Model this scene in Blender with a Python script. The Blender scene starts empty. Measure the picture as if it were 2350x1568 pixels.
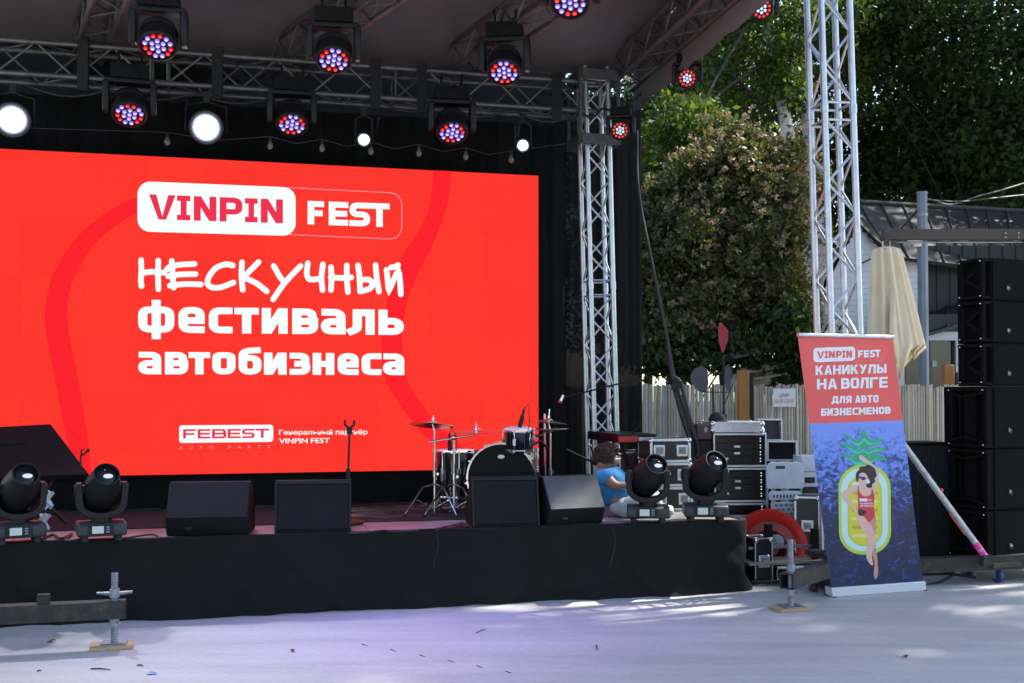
import bpy, math, random
import numpy as np
from mathutils import Vector, Matrix
R = math.radians
random.seed(7)
SC = bpy.context.scene
COL = SC.collection

# ---------------------------------------------------------------- camera
CAM_H, FPX, PPX, PPY, PITCH = 1.55, 2500.0, 1175.0, 844.0, R(1.4)
cam_d = bpy.data.cameras.new('camera'); cam = bpy.data.objects.new('camera', cam_d); COL.objects.link(cam)
cam.location = (0, 0, CAM_H); cam.rotation_euler = (R(90) + PITCH, 0, 0)
cam_d.sensor_width = 36.0; cam_d.lens = 36.0 * FPX / 2350.0; cam_d.shift_y = (PPY - 784.0) / 2350.0
cam_d.clip_start = 0.05; cam_d.clip_end = 600
SC.camera = cam

# ---------------------------------------------------------------- sky, sun, exposure
EXPOSURE = 1.20
SUN_DIR = Vector((0.60, 0.26, 0.74)).normalized()
world = bpy.data.worlds.new('World'); SC.world = world; world.use_nodes = True
wn = world.node_tree; bg = wn.nodes['Background']
sky = wn.nodes.new('ShaderNodeTexSky'); sky.sky_type = 'NISHITA'; sky.sun_disc = False
sky.sun_elevation = math.asin(SUN_DIR.z); sky.sun_rotation = math.atan2(SUN_DIR.x, SUN_DIR.y)
wn.links.new(sky.outputs[0], bg.inputs['Color']); bg.inputs['Strength'].default_value = 0.15
sun_d = bpy.data.lights.new('sun', 'SUN'); sun = bpy.data.objects.new('sun', sun_d); COL.objects.link(sun)
sun_d.energy = 4.5; sun_d.angle = R(0.75); sun_d.color = (1.0, 0.95, 0.86)
sun.rotation_euler = SUN_DIR.to_track_quat('Z', 'Y').to_euler()
SC.view_settings.view_transform = 'Standard'; SC.view_settings.look = 'None'
SC.view_settings.gamma = 1.0; SC.view_settings.use_curve_mapping = False
SC.view_settings.exposure = EXPOSURE
EK = 2.0 ** -EXPOSURE                       # a lit screen's radiance that reaches display white
SC.render.engine = 'CYCLES'
SC.cycles.use_denoising = True
SC.cycles.max_bounces = 8; SC.cycles.diffuse_bounces = 3; SC.cycles.transparent_max_bounces = 12
SC.cycles.sample_clamp_indirect = 6.0

# ---------------------------------------------------------------- places: photograph pixels (2350 wide) to points
_cp, _sp = math.cos(PITCH), math.sin(PITCH)
def ray(px, py):
    a, b = (px - PPX) / FPX, (PPY - py) / FPX
    return Vector((a, _cp - _sp * b, _sp + _cp * b))
EYE = Vector((0, 0, CAM_H))
def at(px, py, Y):
    d = ray(px, py); return EYE + d * (Y / d.y)
def atz(px, py, z):
    d = ray(px, py); return EYE + d * ((z - CAM_H) / d.z)
def onplane(px, py, p0, n):
    d = ray(px, py); return EYE + d * ((p0 - EYE).dot(n) / d.dot(n))
ANG = R(14)
EU = Vector((math.cos(ANG), math.sin(ANG), 0)); NV = Vector((-math.sin(ANG), math.cos(ANG), 0))
ORG = atz(1720, 1355, 0.0)
def S(u, v, z): return ORG + EU * u + NV * v + Vector((0, 0, z))
def atv(px, py, v): return onplane(px, py, S(0, v, 0), NV)
DECK = 0.55

# ---------------------------------------------------------------- materials
MATS = {}
def pmat(name, c, rough=0.6, metal=0.0, c2=None, scale=6.0, bump=0.0, bscale=60.0, emit=None, estr=0.0, spec=0.5, stretch=None, coat=0.0, detail=4.0, ramp=(0.35, 0.65)):
    if name in MATS: return MATS[name]
    m = bpy.data.materials.new(name); m.use_nodes = True; MATS[name] = m
    nt = m.node_tree; p = nt.nodes['Principled BSDF']
    p.inputs['Base Color'].default_value = (*c, 1); p.inputs['Roughness'].default_value = rough
    p.inputs['Metallic'].default_value = metal; p.inputs['Specular IOR Level'].default_value = spec
    p.inputs['Coat Weight'].default_value = coat
    vec = None
    if c2 or bump:
        tc = nt.nodes.new('ShaderNodeTexCoord'); vec = tc.outputs['Object']
        if stretch:
            mp = nt.nodes.new('ShaderNodeMapping'); mp.inputs['Scale'].default_value = stretch
            nt.links.new(vec, mp.inputs['Vector']); vec = mp.outputs[0]
    if c2:
        nz = nt.nodes.new('ShaderNodeTexNoise'); nz.inputs['Scale'].default_value = scale; nz.inputs['Detail'].default_value = detail
        nz.inputs['Roughness'].default_value = 0.62
        nt.links.new(vec, nz.inputs['Vector'])
        rp = nt.nodes.new('ShaderNodeValToRGB'); rp.color_ramp.elements[0].position = ramp[0]; rp.color_ramp.elements[1].position = ramp[1]
        rp.color_ramp.elements[0].color = (*c, 1); rp.color_ramp.elements[1].color = (*c2, 1)
        nt.links.new(nz.outputs['Fac'], rp.inputs[0]); nt.links.new(rp.outputs[0], p.inputs['Base Color'])
    if bump:
        nb = nt.nodes.new('ShaderNodeTexNoise'); nb.inputs['Scale'].default_value = bscale; nb.inputs['Detail'].default_value = 3
        nt.links.new(vec, nb.inputs['Vector'])
        bp = nt.nodes.new('ShaderNodeBump'); bp.inputs['Strength'].default_value = bump; bp.inputs['Distance'].default_value = 0.02
        nt.links.new(nb.outputs['Fac'], bp.inputs['Height']); nt.links.new(bp.outputs[0], p.inputs['Normal'])
    if emit:
        p.inputs['Emission Color'].default_value = (*emit, 1); p.inputs['Emission Strength'].default_value = estr
    return m
def emat(name, c, s):
    if name in MATS: return MATS[name]
    m = bpy.data.materials.new(name); m.use_nodes = True; MATS[name] = m
    nt = m.node_tree; p = nt.nodes['Principled BSDF']; nt.nodes.remove(p)
    e = nt.nodes.new('ShaderNodeEmission'); e.inputs[0].default_value = (*c, 1); e.inputs[1].default_value = s
    nt.links.new(e.outputs[0], nt.nodes['Material Output'].inputs[0]); return m
def lin(r, g, b):
    f = lambda x: ((x / 255 + 0.055) / 1.055) ** 2.4 if x > 10 else x / 255 / 12.92
    return (f(r), f(g), f(b))
def leafmat(name, stops, trans=0.35, rough=0.55):
    m = bpy.data.materials.new(name); m.use_nodes = True; nt = m.node_tree
    p = nt.nodes['Principled BSDF']; g = nt.nodes.new('ShaderNodeNewGeometry')
    rp = nt.nodes.new('ShaderNodeValToRGB'); rp.color_ramp.interpolation = 'LINEAR'
    els = rp.color_ramp.elements
    while len(els) < len(stops): els.new(0.5)
    for e, (pos, c) in zip(els, stops): e.position = pos; e.color = (*c, 1)
    nt.links.new(g.outputs['Random Per Island'], rp.inputs[0])
    nt.links.new(rp.outputs[0], p.inputs['Base Color']); p.inputs['Roughness'].default_value = rough; p.inputs['Specular IOR Level'].default_value = 0.3
    t = nt.nodes.new('ShaderNodeBsdfTranslucent'); mx = nt.nodes.new('ShaderNodeMixShader'); mx.inputs[0].default_value = trans
    hs = nt.nodes.new('ShaderNodeHueSaturation'); hs.inputs['Value'].default_value = 2.0; hs.inputs['Saturation'].default_value = 1.15; hs.inputs['Hue'].default_value = 0.485
    nt.links.new(rp.outputs[0], hs.inputs['Color']); nt.links.new(hs.outputs[0], t.inputs[0])
    nt.links.new(p.outputs[0], mx.inputs[1]); nt.links.new(t.outputs[0], mx.inputs[2])
    nt.links.new(mx.outputs[0], nt.nodes['Material Output'].inputs[0]); return m

# ---------------------------------------------------------------- mesh and object helpers
ROOTM = {}
class MB:
    def __init__(s): s.v = []; s.f = []; s.m = []
    def add(s, vs, fs, mi=0):
        o = len(s.v); s.v += [tuple(x) for x in vs]; s.f += [tuple(o + i for i in f) for f in fs]; s.m += [mi] * len(fs); return s
    def box(s, c, d, rot=None, mi=0, taper=1.0):
        x, y, z = d[0] / 2, d[1] / 2, d[2] / 2; k = taper
        vs = [Vector(q) for q in ((-x, -y, -z), (x, -y, -z), (x, y, -z), (-x, y, -z), (-x * k, -y * k, z), (x * k, -y * k, z), (x * k, y * k, z), (-x * k, y * k, z))]
        if rot is not None: vs = [rot @ q for q in vs]
        c = Vector(c)
        return s.add([q + c for q in vs], [(0, 3, 2, 1), (4, 5, 6, 7), (0, 1, 5, 4), (1, 2, 6, 5), (2, 3, 7, 6), (3, 0, 4, 7)], mi)
    def cyl(s, p0, p1, r0, r1=None, n=12, caps=True, mi=0):
        p0, p1 = Vector(p0), Vector(p1); r1 = r0 if r1 is None else r1
        q = (p1 - p0).to_track_quat('Z', 'Y'); vs = []
        for p, r in ((p0, r0), (p1, r1)):
            for i in range(n):
                a = 2 * math.pi * i / n; vs.append(p + q @ Vector((r * math.cos(a), r * math.sin(a), 0)))
        fs = [(i, (i + 1) % n, n + (i + 1) % n, n + i) for i in range(n)]
        if caps: fs += [tuple(range(n - 1, -1, -1)), tuple(range(n, 2 * n))]
        return s.add(vs, fs, mi)
    def tube(s, pts, r, n=8, mi=0, closed=False):
        pts = [Vector(p) for p in pts]; N = len(pts); rr = r if isinstance(r, (list, tuple)) else [r] * N
        vs = []; nrm = None
        for i, p in enumerate(pts):
            if closed: t = pts[(i + 1) % N] - pts[i - 1]
            else: t = pts[min(i + 1, N - 1)] - pts[max(i - 1, 0)]
            t.normalize()
            if nrm is None: nrm = t.orthogonal().normalized()
            nrm = (nrm - t * nrm.dot(t)).normalized(); b = t.cross(nrm)
            for k in range(n):
                a = 2 * math.pi * k / n; vs.append(p + (nrm * math.cos(a) + b * math.sin(a)) * rr[i])
        fs = []
        for i in range(N if closed else N - 1):
            j = (i + 1) % N
            for k in range(n): fs.append((i * n + k, i * n + (k + 1) % n, j * n + (k + 1) % n, j * n + k))
        if not closed: fs += [tuple(range(n - 1, -1, -1)), tuple((N - 1) * n + k for k in range(n))]
        return s.add(vs, fs, mi)
    def lathe(s, prof, n=24, M=None, mi=0, cap=True):
        if prof[0] == prof[-1]: cap = False
        vs = []; M = M or Matrix()
        for r, z in prof:
            for i in range(n):
                a = 2 * math.pi * i / n; vs.append(M @ Vector((r * math.cos(a), r * math.sin(a), z)))
        fs = []
        for j in range(len(prof) - 1):
            for i in range(n): fs.append((j * n + i, j * n + (i + 1) % n, (j + 1) * n + (i + 1) % n, (j + 1) * n + i))
        if cap and prof[0][0] > 1e-6: fs.append(tuple(range(n - 1, -1, -1)))
        if cap and prof[-1][0] > 1e-6: fs.append(tuple((len(prof) - 1) * n + i for i in range(n)))
        return s.add(vs, fs, mi)
    def ngon(s, pts, mi=0): return s.add(pts, [tuple(range(len(pts)))], mi)
    def prism(s, poly, w, M=None, mi=0):
        """polygon in the y,z plane, extruded along x over -w/2..w/2"""
        M = M or Matrix(); n = len(poly)
        vs = [M @ Vector((-w / 2, y, z)) for y, z in poly] + [M @ Vector((w / 2, y, z)) for y, z in poly]
        fs = [tuple(range(n)), tuple(range(2 * n - 1, n - 1, -1))] + [(i, n + i, n + (i + 1) % n, (i + 1) % n) for i in range(n)]
        return s.add(vs, fs, mi)
    def sphere(s, c, r, nu=12, nv=8, mi=0):
        r = (r, r, r) if not isinstance(r, (tuple, list)) else r
        prof = [(math.sin(math.pi * j / nv), -math.cos(math.pi * j / nv)) for j in range(nv + 1)]
        prof[0] = (1e-7, -1); prof[-1] = (1e-7, 1)
        return s.lathe(prof, nu, Matrix.Translation(Vector(c)) @ Matrix.Diagonal((r[0], r[1], r[2], 1)), mi)
    def grid(s, nu, nv, fn, mi=0):
        vs = [fn(i / nu, j / nv) for j in range(nv + 1) for i in range(nu + 1)]
        fs = [(j * (nu + 1) + i, j * (nu + 1) + i + 1, (j + 1) * (nu + 1) + i + 1, (j + 1) * (nu + 1) + i) for j in range(nv) for i in range(nu)]
        return s.add(vs, fs, mi)
    def mesh(s, name, mats, smooth=40):
        me = bpy.data.meshes.new(name); me.from_pydata(s.v, [], s.f); me.update()
        for m in (mats if isinstance(mats, (list, tuple)) else [mats]): me.materials.append(m)
        if any(s.m): me.polygons.foreach_set('material_index', s.m)
        if smooth:
            me.polygons.foreach_set('use_smooth', [True] * len(me.polygons)); me.set_sharp_from_angle(angle=R(smooth))
        return me
    def build(s, name, mats, parent=None, world=False, bevel=0.0, smooth=40):
        if world and parent is not None:
            M = ROOTM[root_of(parent).name].inverted(); s.v = [tuple(M @ Vector(q)) for q in s.v]
        return link(name, s.mesh(name, mats, smooth), parent, bevel)
def root_of(o):
    while o.parent: o = o.parent
    return o
def link(name, me, parent=None, bevel=0.0, M=None):
    o = bpy.data.objects.new(name, me); COL.objects.link(o)
    if parent is not None: o.parent = parent
    if M is not None: o.matrix_local = M
    if parent is None: ROOTM[o.name] = Matrix()
    if bevel:
        b = o.modifiers.new('bevel', 'BEVEL'); b.width = bevel; b.segments = 2; b.limit_method = 'ANGLE'; b.angle_limit = R(50)
        b.harden_normals = False
    return o
def tag(o, label=None, cat=None, group=None, kind=None):
    if label: o['label'] = label
    if cat: o['category'] = cat
    if group: o['group'] = group
    if kind: o['kind'] = kind
    return o
def thing(name, label, cat, loc, rotz=0.0, group=None, M=None):
    o = bpy.data.objects.new(name, None); COL.objects.link(o); o.empty_display_size = 0.1
    M = M if M is not None else Matrix.Translation(Vector(loc)) @ Matrix.Rotation(rotz, 4, 'Z')
    o.matrix_local = M; ROOTM[o.name] = M.copy()
    return tag(o, label, cat, group)
def copy_tree(o, M, label=None, parent=None):
    c = o.copy(); COL.objects.link(c)
    if parent is None: c.matrix_local = M; ROOTM[c.name] = M.copy()
    else: c.parent = parent
    if label: c['label'] = label
    for ch in list(o.children): copy_tree(ch, None, None, c)
    return c
def rotm(axis, a): return Matrix.Rotation(a, 3, axis)
def TR(loc, rz=0.0): return Matrix.Translation(Vector(loc)) @ Matrix.Rotation(rz, 4, 'Z')
def lerp(a, b, t): return a + (b - a) * t
def noise1(x, seed=0.0):
    return (math.sin(x * 1.7 + seed) + 0.6 * math.sin(x * 3.9 + 1.3 + seed * 2) + 0.35 * math.sin(x * 8.3 + 2.1 + seed * 3)) / 1.95

# shared materials
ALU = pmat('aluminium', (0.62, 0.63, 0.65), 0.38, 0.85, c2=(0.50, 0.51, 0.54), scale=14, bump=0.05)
ALUD = pmat('shade_toned_aluminium', (0.20, 0.195, 0.195), 0.5, 0.75, c2=(0.13, 0.125, 0.125), scale=9, bump=0.05)  # darker copy of the aluminium; the rig's backlit shade is in its colour
CHROME = pmat('chrome', (0.75, 0.75, 0.76), 0.12, 1.0)
STEEL = pmat('galvanised_steel', (0.33, 0.34, 0.35), 0.5, 0.7, c2=(0.24, 0.25, 0.26), scale=30, bump=0.1)
BLKP = pmat('black_plastic', (0.007, 0.007, 0.008), 0.45, c2=(0.011, 0.011, 0.012), scale=30, spec=0.3)
BLKM = pmat('black_metal', (0.007, 0.007, 0.0075), 0.4, 0.1, c2=(0.014, 0.014, 0.014), scale=22, spec=0.3)
BLKT = pmat('black_textured_paint', (0.008, 0.008, 0.009), 0.62, c2=(0.013, 0.013, 0.014), scale=40, bump=0.25, bscale=220, spec=0.10)
WOOD = pmat('raw_pine', (0.52, 0.35, 0.19), 0.75, c2=(0.40, 0.25, 0.12), scale=9, stretch=(1, 8, 8), bump=0.2, bscale=30)
RUBBER = pmat('rubber', (0.02, 0.02, 0.02), 0.8)
# ================================================================ the setting
def floormat():
    m = bpy.data.materials.new('painted_boards'); m.use_nodes = True; nt = m.node_tree; p = nt.nodes['Principled BSDF']
    tc = nt.nodes.new('ShaderNodeTexCoord'); mp = nt.nodes.new('ShaderNodeMapping')
    mp.inputs['Rotation'].default_value = (0, 0, -ANG); mp.inputs['Scale'].default_value = (0.45, 3.6, 1)
    nt.links.new(tc.outputs['Object'], mp.inputs[0])
    n1 = nt.nodes.new('ShaderNodeTexNoise'); n1.inputs['Scale'].default_value = 1.1; n1.inputs['Detail'].default_value = 6; n1.inputs['Roughness'].default_value = 0.65
    n2 = nt.nodes.new('ShaderNodeTexNoise'); n2.inputs['Scale'].default_value = 26; n2.inputs['Detail'].default_value = 5; n2.inputs['Roughness'].default_value = 0.7
    nt.links.new(mp.outputs[0], n1.inputs['Vector']); nt.links.new(tc.outputs['Object'], n2.inputs['Vector'])
    r1 = nt.nodes.new('ShaderNodeValToRGB'); r1.color_ramp.elements[0].position = 0.3; r1.color_ramp.elements[1].position = 0.7
    r1.color_ramp.elements[0].color = (0.42, 0.405, 0.39, 1); r1.color_ramp.elements[1].color = (0.57, 0.555, 0.535, 1)
    r2 = nt.nodes.new('ShaderNodeValToRGB'); r2.color_ramp.elements[0].position = 0.25; r2.color_ramp.elements[1].position = 0.6
    r2.color_ramp.elements[0].color = (0.80, 0.79, 0.78, 1); r2.color_ramp.elements[1].color = (1, 1, 1, 1)
    nt.links.new(n1.outputs['Fac'], r1.inputs[0]); nt.links.new(n2.outputs['Fac'], r2.inputs[0])
    mx = nt.nodes.new('ShaderNodeMix'); mx.data_type = 'RGBA'; mx.blend_type = 'MULTIPLY'; mx.inputs['Factor'].default_value = 0.8
    nt.links.new(r1.outputs[0], mx.inputs['A']); nt.links.new(r2.outputs[0], mx.inputs['B'])
    nt.links.new(mx.outputs['Result'], p.inputs['Base Color']); p.inputs['Roughness'].default_value = 0.55
    bp = nt.nodes.new('ShaderNodeBump'); bp.inputs['Strength'].default_value = 0.05; bp.inputs['Distance'].default_value = 0.01
    nt.links.new(n2.outputs['Fac'], bp.inputs['Height']); nt.links.new(bp.outputs[0], p.inputs['Normal'])
    return m
soil = pmat('soil', (0.06, 0.05, 0.035), 0.95, c2=(0.05, 0.07, 0.025), scale=1.5, bump=0.5, bscale=12)
tag(MB().ngon([(-150, -60, -0.05), (150, -60, -0.05), (150, 250, -0.05), (-150, 250, -0.05)]).build('ground', soil), kind='structure')
FLOOR = floormat()
tag(MB().ngon([S(-14, -12, 0), S(12, -12, 0), S(12, 2.6, 0), S(-14, 2.6, 0)]).build('pavement', FLOOR), kind='structure')
# seam strip and twigs on the pavement
twig = pmat('twig_bark', (0.07, 0.05, 0.035), 0.9)
def twig_at(px, py, dx, dy, label, r=0.004, m=twig, name='twig', cat='twig', bend=0.0):
    zz0 = 0.002 if name == 'floor_scratch' else 0.005; a = atz(px, py, zz0); b = atz(px + dx, py + dy, zz0); c = (a + b) / 2 + Vector((0, 0, (0.0 if name == 'floor_scratch' else 0.004) + bend))
    tag(MB().tube([a, c, b], [r, r * 1.2, r * 0.6], 5).build(name, m), label, cat, 'twigs and scraps on the pavement')
twig_at(208, 1535, 46, 2, 'long straight dry twig near the left jack, on the grey pavement')
twig_at(85, 1541, 10, -2, 'short dark twig lying left of the long straight twig')
twig_at(315, 1527, 14, 1, 'tiny pale brown twig between the long twig and the left jack')
twig_at(1092, 1453, 24, -9, 'thin curved stem on the violet-lit pavement', 0.003)
twig_at(1369, 1480, 1, 12, 'short upright-looking black scrap on the pavement below the stage centre', 0.004)
for i in range(6): twig_at(830 + 66 * i, 1478 + 12.5 * i, 14, 4.5, ('first', 'second', 'third', 'fourth', 'fifth', 'last')[i] + ' dark dash, counted from the stage, in the diagonal scratch row', 0.0022, name='floor_scratch', cat='scratch')
scrap = pmat('blue_scrap', (0.05, 0.25, 0.75), 0.5)
p0 = atz(350, 1547, 0.005)
tag(MB().grid(4, 2, lambda a, b: p0 + Vector((a * 0.07 - 0.035, b * 0.03, 0.008 * math.sin(a * 5)))).build('paper_scrap', scrap), 'small crumpled blue scrap on the pavement by the long twig', 'scrap')
dry = pmat('dry_leaf', (0.22, 0.13, 0.05), 0.8)
for (px, py, lb) in ((672, 1494, 'curled tan leaf on the violet-lit pavement'), (2078, 1507, 'curled brown leaf on the sunlit pavement below the banner'), (118, 1473, 'curled tan leaf lying left of the wooden jack pad')):
    p0 = atz(px, py, 0.004); a0 = random.random() * 6
    tag(MB().grid(4, 3, lambda a, b: p0 + rotm('Z', a0) @ Vector(((a - .5) * 0.05, (b - .5) * 0.034 * math.sin(math.pi * min(max(a, .08), .95)), 0.010 * (b - .5) ** 2 * 4 + 0.005 * math.sin(a * 6)))).build('dry_leaf', dry), lb, 'leaf', 'dry leaves on the pavement')

# ---------------------------------------------------------------- stage
stage = thing('stage', 'low black-skirted stage platform with grey plywood deck', 'stage', S(-3.5, 1.2, 0), ANG)
deckm = pmat('deck_plywood', (0.30, 0.27, 0.26), 0.4, c2=(0.20, 0.175, 0.17), scale=5, stretch=(1, 5, 1), bump=0.1)
carpet = pmat('black_carpet', (0.006, 0.006, 0.006), 0.95, c2=(0.010, 0.010, 0.010), scale=30, bump=0.4, bscale=200)
for i in range(7):
    u0, u1 = -7 + i, -6 + i
    MB().box((u0 + .5 + 3.5, 1.55 - 1.2, DECK - .02), (0.996, 2.96, 0.04)).build('deck_panel', deckm, stage, bevel=.002)
MB().box((3.5 - 4.15, 1.75 - 1.2, DECK + .003), (5.6, 2.3, 0.006)).build('carpet', carpet, stage)
blackcloth = pmat('black_cloth', (0.0040, 0.0040, 0.0044), 0.85, c2=(0.006, 0.006, 0.0066), scale=3, bump=0.2, bscale=40, spec=0.28)
def skirtpath(t):
    L1, rad = 7.0, 0.14; arc = rad * math.pi / 2; L2 = 1.3; tot = L1 + arc + L2; s_ = t * tot
    if s_ < L1: return Vector((-7.14 + s_, -0.005)), Vector((0, -1)), s_
    if s_ < L1 + arc:
        a = (s_ - L1) / rad; return Vector((-0.14 + rad * math.sin(a), -0.005 + rad - rad * math.cos(a))), Vector((math.sin(a), -math.cos(a))), s_
    return Vector((0.0, rad + s_ - L1 - arc)), Vector((1, 0)), s_
def skirtfn(t, q):
    p, n, s_ = skirtpath(t)
    low = 1 - q
    w = 0.034 * noise1(s_ * 2.2 + low * 1.2, 1) * (0.25 + low) + 0.020 * noise1(s_ * 6 - low * 3.2, 4) * (0.2 + 0.8 * low) + 0.006 * noise1(s_ * 1.4 + low * 9, 8)
    sag = 0.010 * noise1(s_ * 3.1, 3)
    z = 0.003 + (DECK + 0.006 + sag - 0.003) * q
    o = p + n * (0.02 + w + 0.05 * low * low)
    return S(o.x, o.y, z)
MB().grid(420, 16, skirtfn).build('skirt', blackcloth, stage, world=True)
def lipfn(t, q):
    p, n, s_ = skirtpath(t)
    o = p + n * (0.02 + 0.20 * 0.02 * noise1(s_ * 2.2, 1)) - n * (q * (0.055 + 0.02 * noise1(s_ * 4.2, 6)))
    return S(o.x, o.y, DECK + 0.006 + 0.010 * noise1(s_ * 3.1, 3) * (1 - q) + 0.004 * math.sin(q * 3))
MB().grid(420, 3, lipfn).build('skirt_hem', blackcloth, stage, world=True)

# ---------------------------------------------------------------- LED screen with its picture
VS = 1.95
def ledmat():
    m = emat('screen_red', (1.0, 0.040, 0.028), 1.0 * EK); nt = m.node_tree; e = [n for n in nt.nodes if n.type == 'EMISSION'][0]
    tc = nt.nodes.new('ShaderNodeTexCoord'); mp = nt.nodes.new('ShaderNodeMapping'); mp.inputs['Rotation'].default_value = (R(90), 0, 0)
    nt.links.new(tc.outputs['Object'], mp.inputs[0])
    bk = nt.nodes.new('ShaderNodeTexBrick'); bk.offset = 0.0; bk.inputs['Scale'].default_value = 2.0; bk.inputs['Mortar Size'].default_value = 0.004; bk.inputs['Brick Width'].default_value = 1.0; bk.inputs['Row Height'].default_value = 1.0
    bk.inputs['Color1'].default_value = (1.0, 0.043, 0.029, 1); bk.inputs['Color2'].default_value = (0.99, 0.038, 0.0275, 1); bk.inputs['Mortar'].default_value = (0.95, 0.034, 0.026, 1)
    nt.links.new(mp.outputs[0], bk.inputs['Vector'])
    nz = nt.nodes.new('ShaderNodeTexNoise'); nz.inputs['Scale'].default_value = 90; nz.inputs['Detail'].default_value = 2; nt.links.new(tc.outputs['Object'], nz.inputs['Vector'])
    mr = nt.nodes.new('ShaderNodeMapRange'); mr.inputs['From Min'].default_value = .3; mr.inputs['From Max'].default_value = .7; mr.inputs['To Min'].default_value = .93 * EK; mr.inputs['To Max'].default_value = 1.06 * EK
    nt.links.new(nz.outputs['Fac'], mr.inputs['Value']); nt.links.new(bk.outputs['Color'], e.inputs[0]); nt.links.new(mr.outputs[0], e.inputs[1]); return m
RED = ledmat()
BAND = emat('screen_dark_red', (1.0, 0.018, 0.026), 0.98 * EK)
WHT = emat('screen_white', (0.90, 1.0, 1.0), 1.05 * EK)
PNK = emat('screen_crimson', (0.86, 0.035, 0.085), 1.0 * EK)
LPK = emat('screen_pale_pink', (1.0, 0.30, 0.36), 1.0 * EK)
tr = atv(1233, 403, VS); br = atv(1239.5, 1075.5, VS)
ur = ((tr + br) / 2 - ORG).dot(EU); zt, zb = tr.z, br.z
ul = (atv(-420, 700, VS) - ORG).dot(EU)
screen = thing('led_screen', 'huge glowing red LED video wall with white festival lettering', 'screen', S((ul + ur) / 2, VS, DECK), ANG)
W_ = ur - ul; zc = (zt + zb) / 2 - DECK
MB().box((0, 0.06, zc), (W_, 0.1, zt - zb)).build('cabinet', BLKM, screen)
MB().box((0, 0.007, zc), (W_ - .004, 0.012, zt - zb - .004)).build('display', RED, screen)
for k in range(4):
    x = -W_ / 2 + W_ * (k + .5) / 4
    MB().box((x, 0.2, (zb - DECK) / 2 + .1), (0.05, 0.05, zb - DECK + 0.2)).build('support_leg', BLKM, screen)

# stroke lettering: glyphs in a unit box, stroke ends square; a third value marks a rounded corner
def _n(a, b): return [[(0, 0), (0, 1)], [(1, 0), (1, 1)]]
r_ = 1
GL = {
 'F': [[(0, 0), (0, 1), (1, 1)], [(0, .48), (.86, .48)]], 'E': [[(1, 1), (0, 1), (0, 0), (1, 0)], [(0, .5), (.92, .5)]],
 'S': [[(1, 1), (0, 1, r_), (0, .5, r_), (1, .5, r_), (1, 0, r_), (0, 0)]], 'T': [[(0, 1), (1, 1)], [(.5, 1), (.5, 0)]],
 'P': [[(0, 0), (0, 1), (1, 1, r_), (1, .38, r_), (0, .38)]], 'I': [[(0, 1), (1, 1)], [(0, 0), (1, 0)], [(.5, 0), (.5, 1)]],
 'N': [[(0, 0), (0, 1)], [(1, 0), (1, 1)], 'dN'], 'V': ['dV'], 'B': [[(0, 0), (0, 1), (.96, 1, r_), (.96, .5), (0, .5)], [(.9, .5), (1, .5), (1, 0, r_), (0, 0)]],
 'ф': [[(.5, 1), (0, 1, r_), (0, 0, r_), (1, 0, r_), (1, 1, r_), (.45, 1)], [(.5, -.34), (.5, 1.34)]],
 'е': [[(1, 0), (0, 0, r_), (0, 1, r_), (1, 1, r_), (1, .47), (0, .47)]], 'с': [[(1, 1), (0, 1, r_), (0, 0, r_), (1, 0)]],
 'т': [[(0, 1), (1, 1)], [(.5, 1), (.5, 0)]], 'и': [[(0, 0), (0, 1)], [(1, 0), (1, 1)], 'dI'],
 'в': [[(0, 0), (0, 1), (.93, 1, r_), (.93, .5), (0, .5)], [(.9, .5), (1, .5), (1, 0, r_), (0, 0)]],
 'а': [[(.04, 1), (1, 1, r_), (1, 0)], [(1, .5), (0, .5, r_), (0, 0, r_), (1, 0)]],
 'л': [[(.3, 1), (1, 1), (1, 0)], [(.3, 1), (.3, .12, r_), (0, 0)]], 'ь': [[(0, 1), (0, 0), (1, 0, r_), (1, .56, r_), (0, .56)]],
 'о': [[(.5, 1), (0, 1, r_), (0, 0, r_), (1, 0, r_), (1, 1, r_), (.45, 1)]],
 'б': [[(.95, 1.32), (0, 1.26, r_), (0, 0, r_), (1, 0, r_), (1, .84, r_), (0, .84)]], 'з': [[(0, 1), (.93, 1, r_), (.93, .5, r_), (.38, .5)], [(.38, .5), (1, .5, r_), (1, 0, r_), (0, 0)]],
 'н': [[(0, 0), (0, 1)], [(1, 0), (1, 1)], [(0, .5), (1, .5)]],
 'А': ['dA'], 'К': [[(0, 0), (0, 1)], 'dK'], 'У': ['dY'], 'Л': [[(.3, 1), (1, 1), (1, 0)], 'dL'], 'Ы': [[(0, 1), (0, 0), (.62, 0, r_), (.62, .58, r_), (0, .58)], [(1, 0), (1, 1)]],
 'Г': [[(0, 0), (0, 1), (1, 1)]], 'Д': [[(.3, 1), (.86, 1), (.86, .1)], 'dD', [(0, .08), (1, .08)], [(0, -.14), (0, .05)], [(1, -.14), (1, .05)]],
 'Я': [[(1, 0), (1, 1), (0, 1, r_), (0, .42, r_), (1, .42)], 'dR'], 'Б': [[(.95, 1), (0, 1), (0, 0), (1, 0, r_), (1, .56, r_), (0, .56)]],
 'М': [[(0, 0), (0, 1)], [(1, 0), (1, 1)], 'dM'],
}
for a, b in (('И', 'и'), ('Н', 'н'), ('В', 'в'), ('О', 'о'), ('Т', 'т'), ('З', 'з'), ('С', 'с'), ('Е', 'E')): GL[a] = GL[b]
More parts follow.
